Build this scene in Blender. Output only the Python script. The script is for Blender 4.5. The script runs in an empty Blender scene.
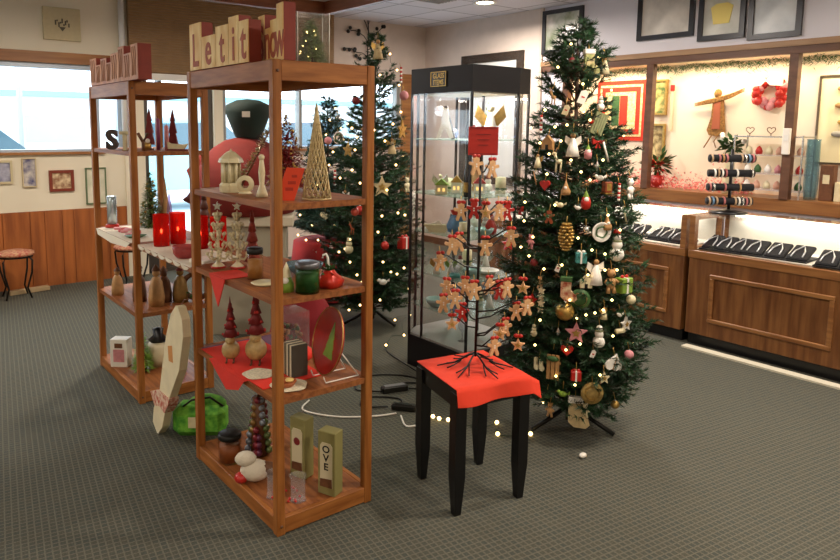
import bpy, math, random
from mathutils import Vector, Matrix
R_ = math.radians
PI = math.pi
C = bpy.context.scene.collection
SC = bpy.context.scene
# ------------------------------------------------------------------ camera
EYE = 1.59
cam_d = bpy.data.cameras.new('camera'); cam = bpy.data.objects.new('camera', cam_d); C.objects.link(cam)
cam_d.sensor_width = 36.0; cam_d.lens = 687.05/840*36.0
cam_d.shift_x = (420-373.96)/840; cam_d.shift_y = -(280-214.03)/840
cam_d.clip_start = .05; cam_d.clip_end = 300
_p, _r, _y = .1256, .0083, .6407
fw = Vector((math.sin(_y)*math.cos(_p), math.cos(_y)*math.cos(_p), -math.sin(_p)))
rt = Vector((math.cos(_y), -math.sin(_y), 0)); up = rt.cross(fw)
rt, up = math.cos(_r)*rt + math.sin(_r)*up, -math.sin(_r)*rt + math.cos(_r)*up
cam.matrix_world = Matrix(((rt.x, up.x, -fw.x, 0), (rt.y, up.y, -fw.y, 0), (rt.z, up.z, -fw.z, EYE), (0, 0, 0, 1)))
SC.camera = cam
# ------------------------------------------------------------------ world, lights, exposure
SC.view_settings.view_transform = 'Standard'; SC.view_settings.look = 'None'
SC.view_settings.exposure = 0.22; SC.view_settings.gamma = 1.0; SC.view_settings.use_curve_mapping = False
w = bpy.data.worlds.new('world'); SC.world = w; w.use_nodes = True
bg = w.node_tree.nodes['Background']; bg.inputs[0].default_value = (.93, .965, 1, 1); bg.inputs[1].default_value = 5.5
def area(name, loc, size, power, color=(1, .9, .78), rot=(0, 0, 0), sy=None):
    l = bpy.data.lights.new(name, 'AREA'); l.energy = power; l.color = color; l.size = size
    if sy: l.shape = 'RECTANGLE'; l.size_y = sy
    o = bpy.data.objects.new(name, l); C.objects.link(o); o.location = loc; o.rotation_euler = rot
    return o
CEIL = 2.94
LAMPS = [(5.51, 5.42), (4.6, 3.6), (4.7, 1.2), (2.2, -.6), (-.6, -.8), (-1.6, 2.2), (-.6, 5.3), (1.7, 5.2), (2.8, 1.2)]
for lx, ly in LAMPS:
    area('lamp_light', (lx, ly, CEIL-.16 if (lx > 3.8 or ly > 6) else CEIL-.28), .16, 40 if lx > 3.8 else 36, (1, .89, .79) if lx > 3.8 else (1, .86, .72))
# ------------------------------------------------------------------ materials
def lin(h):
    h = h.lstrip('#'); v = [int(h[i:i+2], 16)/255 for i in (0, 2, 4)]
    return tuple(c/12.92 if c <= .04045 else ((c+.055)/1.055)**2.4 for c in v) + (1,)
MATS = {}
def mat(name, col, rough=.6, metal=0, emit=0, noise=0, nscale=30, col2=None, bump=0, spec=.5, stretch=None, kind='noise', coat=0):
    if name in MATS: return MATS[name]
    m = bpy.data.materials.new(name); m.use_nodes = True; nt = m.node_tree; b = nt.nodes['Principled BSDF']
    c = lin(col); b.inputs['Base Color'].default_value = c; b.inputs['Roughness'].default_value = rough
    b.inputs['Metallic'].default_value = metal; b.inputs['Specular IOR Level'].default_value = spec
    b.inputs['Coat Weight'].default_value = coat
    if emit:
        b.inputs['Emission Color'].default_value = c; b.inputs['Emission Strength'].default_value = emit
    if noise or col2 or bump:
        tc = nt.nodes.new('ShaderNodeTexCoord'); mp = nt.nodes.new('ShaderNodeMapping')
        nt.links.new(tc.outputs['Object'], mp.inputs[0])
        if stretch: mp.inputs['Scale'].default_value = stretch
        if kind == 'voronoi':
            tx = nt.nodes.new('ShaderNodeTexVoronoi'); tx.inputs['Scale'].default_value = nscale; fac = tx.outputs['Distance']
        else:
            tx = nt.nodes.new('ShaderNodeTexNoise'); tx.inputs['Scale'].default_value = nscale; tx.inputs['Detail'].default_value = 4; fac = tx.outputs[0]
        nt.links.new(mp.outputs[0], tx.inputs['Vector'])
        if noise or col2:
            rp = nt.nodes.new('ShaderNodeValToRGB'); nt.links.new(fac, rp.inputs[0])
            d = lin(col2) if col2 else tuple(x*(1-noise) for x in c[:3]) + (1,)
            rp.color_ramp.elements[0].position = .35; rp.color_ramp.elements[1].position = .65
            rp.color_ramp.elements[0].color = d; rp.color_ramp.elements[1].color = c
            nt.links.new(rp.outputs[0], b.inputs['Base Color'])
            if emit: nt.links.new(rp.outputs[0], b.inputs['Emission Color'])
        if bump:
            bp = nt.nodes.new('ShaderNodeBump'); bp.inputs['Strength'].default_value = bump; bp.inputs['Distance'].default_value = .01
            nt.links.new(fac, bp.inputs['Height']); nt.links.new(bp.outputs[0], b.inputs['Normal'])
    MATS[name] = m; return m
def glass(name, tint='#ffffff', gloss=.12, diffuse=0, dcol='#ffffff'):
    if name in MATS: return MATS[name]
    m = bpy.data.materials.new(name); m.use_nodes = True; nt = m.node_tree; nt.nodes.clear()
    out = nt.nodes.new('ShaderNodeOutputMaterial'); tr = nt.nodes.new('ShaderNodeBsdfTransparent'); tr.inputs[0].default_value = lin(tint)
    gl = nt.nodes.new('ShaderNodeBsdfGlossy'); gl.inputs['Roughness'].default_value = .04
    lw = nt.nodes.new('ShaderNodeLayerWeight'); lw.inputs[0].default_value = .5
    pw = nt.nodes.new('ShaderNodeMath'); pw.operation = 'POWER'; pw.inputs[1].default_value = 4; nt.links.new(lw.outputs['Facing'], pw.inputs[0])
    ma = nt.nodes.new('ShaderNodeMath'); ma.operation = 'MULTIPLY_ADD'; ma.inputs[1].default_value = .5; ma.inputs[2].default_value = gloss*.25; nt.links.new(pw.outputs[0], ma.inputs[0])
    mx = nt.nodes.new('ShaderNodeMixShader'); nt.links.new(ma.outputs[0], mx.inputs[0])
    nt.links.new(tr.outputs[0], mx.inputs[1]); nt.links.new(gl.outputs[0], mx.inputs[2]); last = mx
    if diffuse:
        df = nt.nodes.new('ShaderNodeBsdfDiffuse'); df.inputs[0].default_value = lin(dcol)
        m2 = nt.nodes.new('ShaderNodeMixShader'); m2.inputs[0].default_value = diffuse
        nt.links.new(mx.outputs[0], m2.inputs[1]); nt.links.new(df.outputs[0], m2.inputs[2]); last = m2
    nt.links.new(last.outputs[0], out.inputs[0]); MATS[name] = m; return m
oak = mat('honey_oak', '#a86b34', .5, col2='#874f20', nscale=5, stretch=(9, 9, .8), spec=.3)
oakh = mat('honey_oak_rail', '#aa6c36', .5, col2='#885022', nscale=5, stretch=(1, 1, 9), spec=.3)
oaks = mat('honey_oak_shelf', '#a06438', .5, col2='#7a4626', nscale=5, stretch=(9, .8, 9), spec=.3)
cwood = mat('counter_oak', '#86582f', .4, col2='#63391a', nscale=4, stretch=(6, 7, .7), coat=.2, bump=.05)
cwoodl = mat('counter_oak_edge', '#966638', .4, col2='#7c4e28', nscale=4, stretch=(6, .8, 9), coat=.2)
panelw = mat('panelling_wood', '#b0662f', .5, col2='#8a4a1f', nscale=3, stretch=(5, 5, .5))
trimw = mat('trim_wood', '#a5703c', .45, col2='#855327', nscale=3, stretch=(.5, .5, 9))
beamw = mat('beam_wood', '#8a5030', .45, col2='#6e3b22', nscale=3, stretch=(1, 1, 9))
darkw = mat('display_frame_wood', '#6a4630', .5, col2='#563623', nscale=3, stretch=(2, 2, 6))
cream = mat('cream_wall', '#e6ddc6', .85, noise=.04, nscale=2)
lav = mat('pale_grey_wall', '#e2dfe6', .85, noise=.03, nscale=2)
tan = mat('tan_wallpaper', '#d6c6ba', .85, noise=.06, nscale=8)
white = mat('white_paint', '#e6e4de', .5); black = mat('black_lacquer', '#0b0a0d', .32); blackm = mat('black_metal', '#15130f', .45, .3)
red = mat('red_cloth', '#d8301c', .8, noise=.12, nscale=12, bump=.15)
redp = mat('red_paint', '#c0281f', .4, noise=.15, nscale=25); dred = mat('dark_red', '#7c1a1c', .6, noise=.3, nscale=30)
ivory = mat('ivory_ceramic', '#e2d6ae', .35, noise=.1, nscale=40); whitec = mat('white_ceramic', '#efeae0', .35)
gold = mat('gold_metal', '#caa45a', .35, .7, noise=.3, nscale=60); silver = mat('silver_metal', '#cfcdc8', .25, .8)
ginger = mat('gingerbread', '#e8b683', .7, noise=.2, nscale=60); icing = mat('icing', '#f3e6d2', .6)
leafg = mat('leaf_green', '#3c6432', .6, noise=.3, nscale=30); lime = mat('lime_green', '#86a83a', .6, noise=.25, nscale=30)
brown = mat('brown_resin', '#6e4426', .6, noise=.3, nscale=40); tanw = mat('tan_wood', '#b98c58', .6, noise=.2, nscale=40)
teal = mat('teal_paint', '#3f8a86', .5); blue = mat('blue_cloth', '#4b7fa8', .6, noise=.3, nscale=30); pink = mat('pink_paint', '#d98f94', .6, noise=.2, nscale=40)
gl = glass('clear_glass'); gl2 = glass('clear_acrylic', '#f8f8ff', .3, .10); wgl = glass('window_glass', '#f4fbff', .05)
needle = mat('needles', '#28522c', .55, col2='#142f1a', nscale=9); needle2 = mat('needles_blue', '#2d5848', .55, col2='#153128', nscale=9)
bark = mat('bark', '#4a3526', .9, noise=.3, nscale=40)
bulbm = mat('bulb_glow', '#ffd68c', .4, emit=6)
# ------------------------------------------------------------------ mesh builder
class MB:
    def __init__(s): s.v = []; s.f = []; s.mi = []; s.cur = 0; s.sm = []
    def add(s, vs, fs, M=None, smooth=False):
        n = len(s.v)
        s.v += [tuple(M @ Vector(v)) if M is not None else tuple(v) for v in vs]
        s.f += [tuple(i+n for i in f) for f in fs]; s.mi += [s.cur]*len(fs); s.sm += [smooth]*len(fs); return s
    def m(s, i): s.cur = i; return s
    def bb(s, x0, y0, z0, x1, y1, z1, M=None, bev=0):
        if bev:
            b = bev; x0, x1 = min(x0, x1), max(x0, x1); y0, y1 = min(y0, y1), max(y0, y1); z0, z1 = min(z0, z1), max(z0, z1)
            vs = []; idx = {}
            for ix, (x, sx) in enumerate(((x0, 1), (x1, -1))):
                for iy, (y, sy) in enumerate(((y0, 1), (y1, -1))):
                    for iz, (z, sz) in enumerate(((z0, 1), (z1, -1))):
                        for a in range(3):
                            idx[ix, iy, iz, a] = len(vs)
                            vs.append((x+(0 if a == 0 else sx*b), y+(0 if a == 1 else sy*b), z+(0 if a == 2 else sz*b)))
            F = []
            for a in range(3):
                o = [i for i in range(3) if i != a]
                for side in (0, 1):
                    q = []
                    for (p, r) in ((0, 0), (1, 0), (1, 1), (0, 1)):
                        k = [0, 0, 0]; k[a] = side; k[o[0]] = p; k[o[1]] = r; q.append(idx[tuple(k)+(a,)])
                    F.append(q)
            for a in range(3):
                o = [i for i in range(3) if i != a]
                for p in (0, 1):
                    for r in (0, 1):
                        k0 = [0, 0, 0]; k0[o[0]] = p; k0[o[1]] = r; k1 = list(k0); k1[a] = 1
                        F.append([idx[tuple(k0)+(o[0],)], idx[tuple(k1)+(o[0],)], idx[tuple(k1)+(o[1],)], idx[tuple(k0)+(o[1],)]])
            for k in [(i, j, l) for i in (0, 1) for j in (0, 1) for l in (0, 1)]: F.append([idx[k+(0,)], idx[k+(1,)], idx[k+(2,)]])
            return s.add(vs, F, M)
        vs = [(x, y, z) for x in (x0, x1) for y in (y0, y1) for z in (z0, z1)]
        return s.add(vs, [(0, 1, 3, 2), (4, 6, 7, 5), (0, 4, 5, 1), (2, 3, 7, 6), (0, 2, 6, 4), (1, 5, 7, 3)], M)
    def box(s, c, d, M=None, bev=0):
        return s.bb(c[0]-d[0]/2, c[1]-d[1]/2, c[2]-d[2]/2, c[0]+d[0]/2, c[1]+d[1]/2, c[2]+d[2]/2, M, bev)
    def lathe(s, prof, c=(0, 0, 0), n=16, M=None, smooth=True, wob=0, cap=False):
        vs = []; fs = []; k = len(prof)
        for i in range(n):
            a = 2*PI*i/n; q = 1+wob*math.cos(a*5)
            for r, z in prof: vs.append((c[0]+r*q*math.cos(a), c[1]+r*q*math.sin(a), c[2]+z))
        for i in range(n):
            j = (i+1) % n
            for t in range(k-1): fs.append((i*k+t, j*k+t, j*k+t+1, i*k+t+1))
        if cap: fs.append(tuple(i*k for i in reversed(range(n)))); fs.append(tuple(i*k+k-1 for i in range(n)))
        return s.add(vs, fs, M, smooth)
    def sph(s, c, r, n=10, sc=(1, 1, 1), M=None):
        k = max(4, n//2+1)
        prof = [(max(r*math.sin(PI*t/k), 0), -r*math.cos(PI*t/k)) for t in range(k+1)]
        Q = Matrix.Translation(c) @ Matrix.Diagonal((sc[0], sc[1], sc[2], 1))
        return s.lathe(prof, (0, 0, 0), n, (M @ Q) if M is not None else Q)
    def tube(s, pts, r, n=6, rs=None, M=None):
        pts = [Vector(p) for p in pts]; vs = []; fs = []
        for i, p in enumerate(pts):
            d = (pts[min(i+1, len(pts)-1)]-pts[max(i-1, 0)])
            d = d.normalized() if d.length > 1e-9 else Vector((0, 0, 1))
            a = d.cross(Vector((0, 0, 1)) if abs(d.z) < .9 else Vector((1, 0, 0))).normalized(); b = d.cross(a)
            rr = rs[i] if rs else r
            for k in range(n):
                t = 2*PI*k/n; vs.append(p+a*rr*math.cos(t)+b*rr*math.sin(t))
        for i in range(len(pts)-1):
            for k in range(n):
                l = (k+1) % n; fs.append((i*n+k, i*n+l, (i+1)*n+l, (i+1)*n+k))
        fs.append(tuple(reversed(range(n)))); fs.append(tuple((len(pts)-1)*n+k for k in range(n)))
        return s.add(vs, fs, M, True)
    def prism(s, pts, t, M=None, y0=None):     # outline in XZ, thickness t along Y
        n = len(pts); a = -t/2 if y0 is None else y0
        vs = [(x, a, z) for x, z in pts]+[(x, a+t, z) for x, z in pts]
        return s.add(vs, [tuple(range(n)), tuple(reversed(range(n, 2*n)))]+[(i, i+n, (i+1) % n+n, (i+1) % n) for i in range(n)], M)
    def slab(s, pts, z0, z1, M=None):          # outline in XY
        n = len(pts); vs = [(x, y, z0) for x, y in pts]+[(x, y, z1) for x, y in pts]
        return s.add(vs, [tuple(reversed(range(n))), tuple(range(n, 2*n))]+[(i, (i+1) % n, (i+1) % n+n, i+n) for i in range(n)], M)
    def build(s, name, mats, parent=None, loc=(0, 0, 0), rz=0):
        me = bpy.data.meshes.new(name); me.from_pydata(s.v, [], s.f)
        if not isinstance(mats, (list, tuple)): mats = [mats]
        for q in mats: me.materials.append(q)
        me.polygons.foreach_set('material_index', s.mi); me.polygons.foreach_set('use_smooth', s.sm); me.update()
        o = bpy.data.objects.new(name, me); C.objects.link(o); o.location = loc; o.rotation_euler.z = rz
        if parent: o.parent = parent
        return o
def T(x, y=None, z=None):
    return Matrix.Translation(x if y is None else (x, y, z))
def RZ(a): return Matrix.Rotation(a, 4, 'Z')
def RX(a): return Matrix.Rotation(a, 4, 'X')
def RY(a): return Matrix.Rotation(a, 4, 'Y')
def tag(o, label, cat, group=None, kind=None):
    o['label'] = label; o['category'] = cat
    if group: o['group'] = group
    if kind: o['kind'] = kind
    return o
def thing(name, label, cat, loc=(0, 0, 0), rz=0, group=None):
    o = bpy.data.objects.new(name, None); C.objects.link(o); o.location = loc; o.rotation_euler.z = rz; o.empty_display_size = .05
    return tag(o, label, cat, group)
def struct(name, mb, m):
    o = mb.build(name, m); o['kind'] = 'structure'; return o
def clone(root, loc, rz, label=None):
    r = root.copy(); C.objects.link(r); r.location = loc; r.rotation_euler.z = rz
    if label: r['label'] = label
    for ch in list(root.children):
        c = ch.copy(); C.objects.link(c); c.parent = r
        for g in list(ch.children):
            d = g.copy(); C.objects.link(d); d.parent = c
    return r
def text(name, body, size, m, parent=None, loc=(0, 0, 0), rot=(PI/2, 0, 0), depth=.003, sx=1, bold=0, align='CENTER'):
    cu = bpy.data.curves.new(name, 'FONT'); cu.body = body; cu.size = size; cu.extrude = depth; cu.align_x = align; cu.offset = bold; cu.resolution_u = 3
    cu.space_line = .9
    to = bpy.data.objects.new(name, cu); C.objects.link(to)
    dg = bpy.context.evaluated_depsgraph_get(); me = bpy.data.meshes.new_from_object(to.evaluated_get(dg))
    bpy.data.objects.remove(to); me.materials.clear(); me.materials.append(m)
    o = bpy.data.objects.new(name, me); C.objects.link(o); o.location = loc; o.rotation_euler = rot; o.scale = (sx, 1, 1)
    if parent: o.parent = parent
    return o
# ================================================================== SETTING
def carpet():
    m = bpy.data.materials.new('carpet'); m.use_nodes = True; nt = m.node_tree; b = nt.nodes['Principled BSDF']; b.inputs['Roughness'].default_value = .95; b.inputs['Specular IOR Level'].default_value = .15
    N = nt.nodes.new; L = nt.links.new
    tc = N('ShaderNodeTexCoord'); mp = N('ShaderNodeMapping'); mp.inputs['Rotation'].default_value = (0, 0, R_(8)); L(tc.outputs['Object'], mp.inputs[0])
    br = N('ShaderNodeTexBrick'); br.inputs['Scale'].default_value = 1; br.offset = 0
    br.inputs['Brick Width'].default_value = .026; br.inputs['Row Height'].default_value = .026; br.inputs['Mortar Size'].default_value = .004
    br.inputs['Mortar Smooth'].default_value = .6
    br.inputs[1].default_value = lin('#504f46'); br.inputs[2].default_value = lin('#484b46'); br.inputs[3].default_value = lin('#646256')
    L(mp.outputs[0], br.inputs[0])
    ns = N('ShaderNodeTexNoise'); ns.inputs['Scale'].default_value = 160; ns.inputs['Detail'].default_value = 3; L(tc.outputs['Object'], ns.inputs['Vector'])
    mx = N('ShaderNodeMixRGB'); mx.blend_type = 'OVERLAY'; mx.inputs[0].default_value = .55
    L(br.outputs[0], mx.inputs[1]); L(ns.outputs[0], mx.inputs[2]); L(mx.outputs[0], b.inputs['Base Color'])
    bp = N('ShaderNodeBump'); bp.inputs['Strength'].default_value = .3; bp.inputs['Distance'].default_value = .004; L(ns.outputs[0], bp.inputs['Height']); L(bp.outputs[0], b.inputs['Normal'])
    return m
struct('floor', MB().bb(-3.5, -3, -.1, 6.45, 7.45, 0), carpet())
tilem = bpy.data.materials.new('ceiling_tile'); tilem.use_nodes = True
nt = tilem.node_tree; b = nt.nodes['Principled BSDF']; b.inputs['Roughness'].default_value = .9
br = nt.nodes.new('ShaderNodeTexBrick'); br.inputs['Scale'].default_value = 1; br.offset = 0; br.inputs['Brick Width'].default_value = .61; br.inputs['Row Height'].default_value = .61; br.inputs['Mortar Size'].default_value = .012
br.inputs[1].default_value = lin('#d2ced4'); br.inputs[2].default_value = lin('#cac6cb'); br.inputs[3].default_value = lin('#8a868a')
tc = nt.nodes.new('ShaderNodeTexCoord'); nt.links.new(tc.outputs['Object'], br.inputs[0]); nt.links.new(br.outputs[0], b.inputs['Base Color'])
struct('ceiling', MB().bb(-3.5, -3, CEIL, 6.45, 7.45, CEIL+.1), tilem)
XB, YB = 3.85, 6.0
struct('ceiling_soffit', MB().bb(-3.5, -3, CEIL-.12, XB-.05, YB-.05, CEIL-.001), white)
struct('trim_1', MB().bb(XB-.06, -3, CEIL-.24, XB, YB, CEIL-.1), beamw)
struct('trim_2', MB().bb(-3.5, YB-.06, CEIL-.24, XB-.06, YB, CEIL-.1), beamw)
# back (window) wall y = 7.3
wb = MB(); Y0, Y1 = 7.3, 7.45
wb.bb(-3.5, Y0, 0, 2.2, Y1, 1.31); wb.bb(-3.5, Y0, 2.285, 4.75, Y1, CEIL)
struct('wall_back', wb, cream)
wc = MB(); wc.bb(4.75, Y0, 2.2, 5.87, Y1, CEIL); wc.bb(3.3, Y0, 0, 6.3, Y1, 1.31); wc.bb(5.87, Y0, 1.31, 6.3, Y1, CEIL)
struct('wall_back.001', wc, tan)
wd = MB(); wd.bb(2.2, Y0-.02, 0, 2.41, Y1, 2.285); wd.bb(3.19, Y0-.02, 0, 3.30, Y1, 2.285)
struct('wall_back.002', wd, cream)
# wood panelling with grooves
pn = MB(); x = -3.5; rnd = random.Random(3); wid = [.16, .11, .2, .14, .24, .13]
k = 0
while x < 2.19:
    wv = wid[k % 6]; k += 1; x2 = min(x+wv, 2.2)
    pn.bb(x+.004, Y0-.018, 0.0, x2-.004, Y0, .75); x = x2
pn.bb(-3.5, Y0-.008, 0, 2.2, Y0-.001, .75)
struct('wall_back_panelling', pn, panelw)
struct('trim_3', MB().bb(-3.5, Y0-.03, 2.18, 2.24, Y1, 2.285), trimw)
struct('trim_4', MB().bb(-3.5, Y0-.04, 1.30, 2.0, Y1, 1.325).bb(3.3, Y0-.04, 1.30, 5.87, Y1, 1.325), trimw)
struct('trim_5', MB().bb(5.88, Y0-.03, 0, 6.08, Y0, 2.3), trimw)
# slatted brown blind fascia
sid = MB(); z = 2.14
while z < CEIL-.02:
    sid.bb(2.26, Y0-.1, z, 4.74, Y0-.062, z+.021, None); z += .026
sid.bb(2.26, Y0-.07, 2.13, 4.74, Y0-.03, CEIL)
struct('trim_6', sid, mat('slat_brown', '#9a7850', .6, noise=.15, nscale=8))
struct('trim_7', MB().bb(2.26, Y0-.09, 2.06, 4.74, Y0-.03, 2.128), white)
struct('trim_8', MB().tube([(2.2, Y0-.05, 1.3), (2.2, Y0-.05, CEIL)], .035, 12).build and MB().tube([(2.2, Y0-.05, 1.33), (2.2, Y0-.05, CEIL)], .03, 12), white)
# windows
def window(name, x0, x1, z0, z1, mull, fm):
    f = MB(); t = .05
    f.bb(x0, Y0+.02, z0, x0+t, Y1-.03, z1); f.bb(x1-t, Y0+.02, z0, x1, Y1-.03, z1); f.bb(x0, Y0+.02, z0, x1, Y1-.03, z0+.04); f.bb(x0, Y0+.02, z1-.05, x1, Y1-.03, z1)
    for q in mull: f.bb(q-.02, Y0+.02, z0, q+.02, Y1-.03, z1)
    o = struct(name, f, fm)
    g = MB().bb(x0+.02, Y0+.07, z0+.02, x1-.02, Y0+.076, z1-.02).build('window_pane', wgl, o)
    return o
alum = mat('aluminium_frame', '#aebccb', .4, .3)
window('window_1', -3.5, 2.2, 1.31, 2.18, [-2.2, -.7, 1.95], alum)
window('window_2', 3.3, 5.87, 1.31, 2.2, [4.33], mat('grey_frame', '#8d8c88', .5))
window('door_1', 2.41, 3.19, 0.0, 2.285, [2.6], mat('bronze_frame', '#57504a', .45, .4))
MB().bb(2.45, Y0+.04, 0, 3.15, Y0+.1, .28).build('kick_plate', MATS['bronze_frame'], bpy.data.objects['door_1'])
# other walls
struct('wall_left', MB().bb(-3.6, -3, 0, -3.5, 7.45, CEIL), cream)
struct('wall_front', MB().bb(-3.6, -3.1, 0, 6.45, -3, CEIL), cream)
# right wall x = 6.3 with lit display niche
WX = 6.3; NY0, NY1, NZ0, NZ1 = -.2, 4.95, 1.02, 2.235
wr = MB()
wr.bb(WX, -3, NZ1+.1, 6.45, 5.28, CEIL); wr.bb(WX, -3, 0, 6.45, 5.28, .9); wr.bb(WX, NY1, .9, 6.45, 5.28, NZ1+.1); wr.bb(WX, -3, .9, 6.45, NY0, NZ1+.1)
struct('wall_right', wr, lav)
struct('wall_right.001', MB().bb(WX, 5.28, 0, 6.45, 7.45, CEIL), tan)
struct('trim_9', MB().bb(WX-.025, 5.255, 0, WX, 5.295, CEIL), mat('corner_bead', '#c9b7a6', .6))
struct('trim_10', MB().bb(WX-.06, -3, NZ1+.05, WX+.02, 5.24, NZ1+.1), mat('beam_light', '#a5825e', .5, col2='#8f6d4c', nscale=3, stretch=(2, .5, 6)))
struct('trim_16', MB().bb(WX-.05, -3, NZ1-.01, WX+.02, 5.24, NZ1+.049), mat('beam_dark', '#68452f', .5, col2='#553624', nscale=3, stretch=(2, .5, 6)))
struct('trim_11', MB().bb(WX-.04, -.2, .9, WX+.36, NY1, 1.01), cwoodl)
nb = mat('niche_back', '#eddfca', .8, noise=.03, nscale=3)
struct('wall_niche', MB().bb(WX+.36, NY0-.05, .9, WX+.4, NY1+.05, NZ1+.1).bb(WX+.02, NY1, .9, WX+.38, NY1+.05, NZ1).bb(WX+.02, NY0-.05, .9, WX+.38, NY0, NZ1).bb(WX+.02, NY0, NZ1, WX+.38, NY1, NZ1+.05), nb)
for i, yy in enumerate((3.89, 2.585, 1.28, 4.9)):
    struct('trim_%d' % (12+i), MB().bb(WX-.04, yy-.035, 1.0, WX+.03, yy+.035, NZ1+.01), darkw)
for k, (ya, yb) in enumerate(((1.32, 2.55), (2.63, 3.85), (3.93, 4.86))):
    area('niche_light', (WX+.15, (ya+yb)/2, NZ1-.03), .05, 11, (1, .80, .52), (0, 0, 0), (yb-ya)*.9)
struct('baseboard_right', MB().bb(WX-.02, -3, 0, WX, 7.3, .09), darkw)
# ceiling lights
lit = mat('lamp_glow', '#fff0cf', .4, emit=9)
for k, (lx, ly) in enumerate(LAMPS):
    hc = CEIL if (lx > XB or ly > YB) else CEIL-.12
    t = thing('ceiling_light', ['round recessed ceiling light above the corner framed mirror', 'round recessed ceiling light over the aisle by the counters', 'round recessed ceiling light nearest the right counter'][k] if k < 3 else 'round recessed ceiling light in the sales floor outside the picture', 'ceiling light', (lx, ly, hc), group='recessed ceiling lights')
    MB().lathe([(.10, -.012), (.125, -.014), (.13, 0), (.10, 0)], n=24).build('trim_ring', white, t)
    MB().lathe([(0, -.006), (.095, -.006), (.095, -.001), (0, -.001)], n=24).build('lamp_disc', lit, t)
for k, (vx, vy) in enumerate(((4.95, 5.55), (5.75, 4.6))):
    t = thing('ceiling_vent', ['square white ceiling air vent nearest the alcove corner', 'square white ceiling air vent nearer the pictures'][k], 'vent', (vx, vy, CEIL))
    MB().bb(-.2, -.2, -.015, .2, .2, 0).build('frame', white, t)
    f = MB()
    for q in range(7): f.bb(-.16, -.165+q*.05, -.028, .16, -.14+q*.05, -.014)
    f.build('louvre', MATS['grey_frame'], t)
# ================================================================== OUTDOORS
snow = mat('snow', '#c9d3da', .8, noise=.08, nscale=1.5)
struct('ground_snow', MB().bb(-60, 7.5, -.25, 60, 90, -.15), snow)
def car(loc, rz, col, label):
    t = thing('car', label, 'car', loc, rz)
    body = MB(); pr = [(-2.2, .35), (-2.25, .75), (-1.5, .9), (-1.1, 1.0), (1.3, 1.0), (2.2, .92), (2.3, .6), (2.25, .35)]
    body.prism(pr, 1.7); body.build('body', col, t)
    MB().prism([(-1.15, .98), (-.55, 1.42), (.9, 1.45), (1.55, .98)], 1.5).build('cabin', mat('car_glass', '#3d5560', .1), t)
    MB().prism([(-.55, 1.42), (-.5, 1.47), (.85, 1.5), (.92, 1.44)], 1.45).build('roof', col, t)
    for sx in (-1.4, 1.4):
        for sy in (-.78, .78):
            MB().lathe([(0, -.1), (.33, -.1), (.33, .1), (0, .1)], n=18, M=T(sx, sy, .33) @ RX(PI/2)).build('wheel', blackm, t)
    t.scale = (1.1, 1.1, 1.25)
car((.6, 13.5, -.15), R_(5), mat('car_white', '#e9eef0', .3), 'white snow-dusted car parked outside the left window')
car((5.2, 14.5, -.15), R_(-4), mat('car_teal', '#86b4ba', .3), 'teal car parked outside the glass door')
car((9.5, 17, -.15), R_(10), mat('car_grey', '#4c5a68', .3), 'grey car parked outside the window behind the trees')
car((-2.9, 12.6, -.15), R_(6), mat('car_blue', '#3f6f8c', .3), 'pale blue car parked at the left edge outside the left window')
car((-8.5, 17.0, -.15), R_(0), mat('car_silver', '#b9c6cc', .3), 'silver car parked at the far left outside')
t = thing('building', 'long pale shop building with teal band across the street', 'building', (4, 40, -.15))
MB().bb(-30, 0, 0, 34, 8, 3.2).build('wall', mat('far_wall', '#c6c6c4', .8), t)
MB().bb(-30.3, -.5, 3.2, 34.3, 8.2, 3.5).build('roof', mat('far_band', '#6fa0a8', .7), t)
for k in range(10): MB().bb(-27+k*6, -.06, .8, -24+k*6, 0, 2.2).build('window', mat('far_window', '#8aa4ae', .2), t)
for k, xx in enumerate((3.4, 9.3)):
    t = thing('lamp_post', ['slim grey lamp post standing in the snow outside the left part of the windows', 'slim grey lamp post standing in the snow outside the window behind the trees'][k], 'lamp post', (xx, 20+k*3, -.15))
    MB().tube([(0, 0, 0), (0, 0, 5.4)], .07, 8).build('pole', MATS['grey_frame'], t)
    MB().box((.35, 0, 5.4), (.9, .22, .12), None, .02).build('lamp_head', MATS['grey_frame'], t)
# ================================================================== WALL THINGS (back wall)
def wallpic(name, x0, x1, z0, z1, fm, label, art, y=Y0, fw_=.02, cat='picture'):
    t = thing(name, label, cat, ((x0+x1)/2, y, (z0+z1)/2)); hw, hh = (x1-x0)/2, (z1-z0)/2
    f = MB()
    f.bb(-hw, -.025, -hh, -hw+fw_, 0, hh); f.bb(hw-fw_, -.025, -hh, hw, 0, hh); f.bb(-hw+fw_, -.025, -hh, hw-fw_, 0, -hh+fw_); f.bb(-hw+fw_, -.025, hh-fw_, hw-fw_, 0, hh)
    f.build('frame', fm, t)
    MB().bb(-hw+fw_, -.012, -hh+fw_, hw-fw_, -.002, hh-fw_).build('print', art, t); return t
def scat(name, c1, c2, sc=12): return mat(name, c1, .6, col2=c2, nscale=sc)
t = thing('canvas_sign', 'small square beige canvas on the wall over the left window', 'picture', (1.645, Y0, 2.555))
MB().box((0, -.015, 0), (.34, .03, .31), None, .004).build('canvas', mat('canvas', '#cbbd97', .8, noise=.06, nscale=30), t)
f = MB()
for k in range(9): f.box((-.06+k*.015, -.033, .01+.022*math.sin(k*2.1)), (.012, .006, .03+.015*math.cos(k*3)))
f.prism([(-.03, -.03), (.03, -.03), (0, -.07)], .006, T(0, -.033, 0)); f.build('printed_motif', mat('ink', '#5d5648', .8), t)
wallpic('picture', .90, 1.144, 1.03, 1.25, MATS['canvas'], 'pale blue landscape print under the window, leftmost on the wall', scat('art_a', '#b8b8c8', '#7f7f96', 14))
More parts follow.
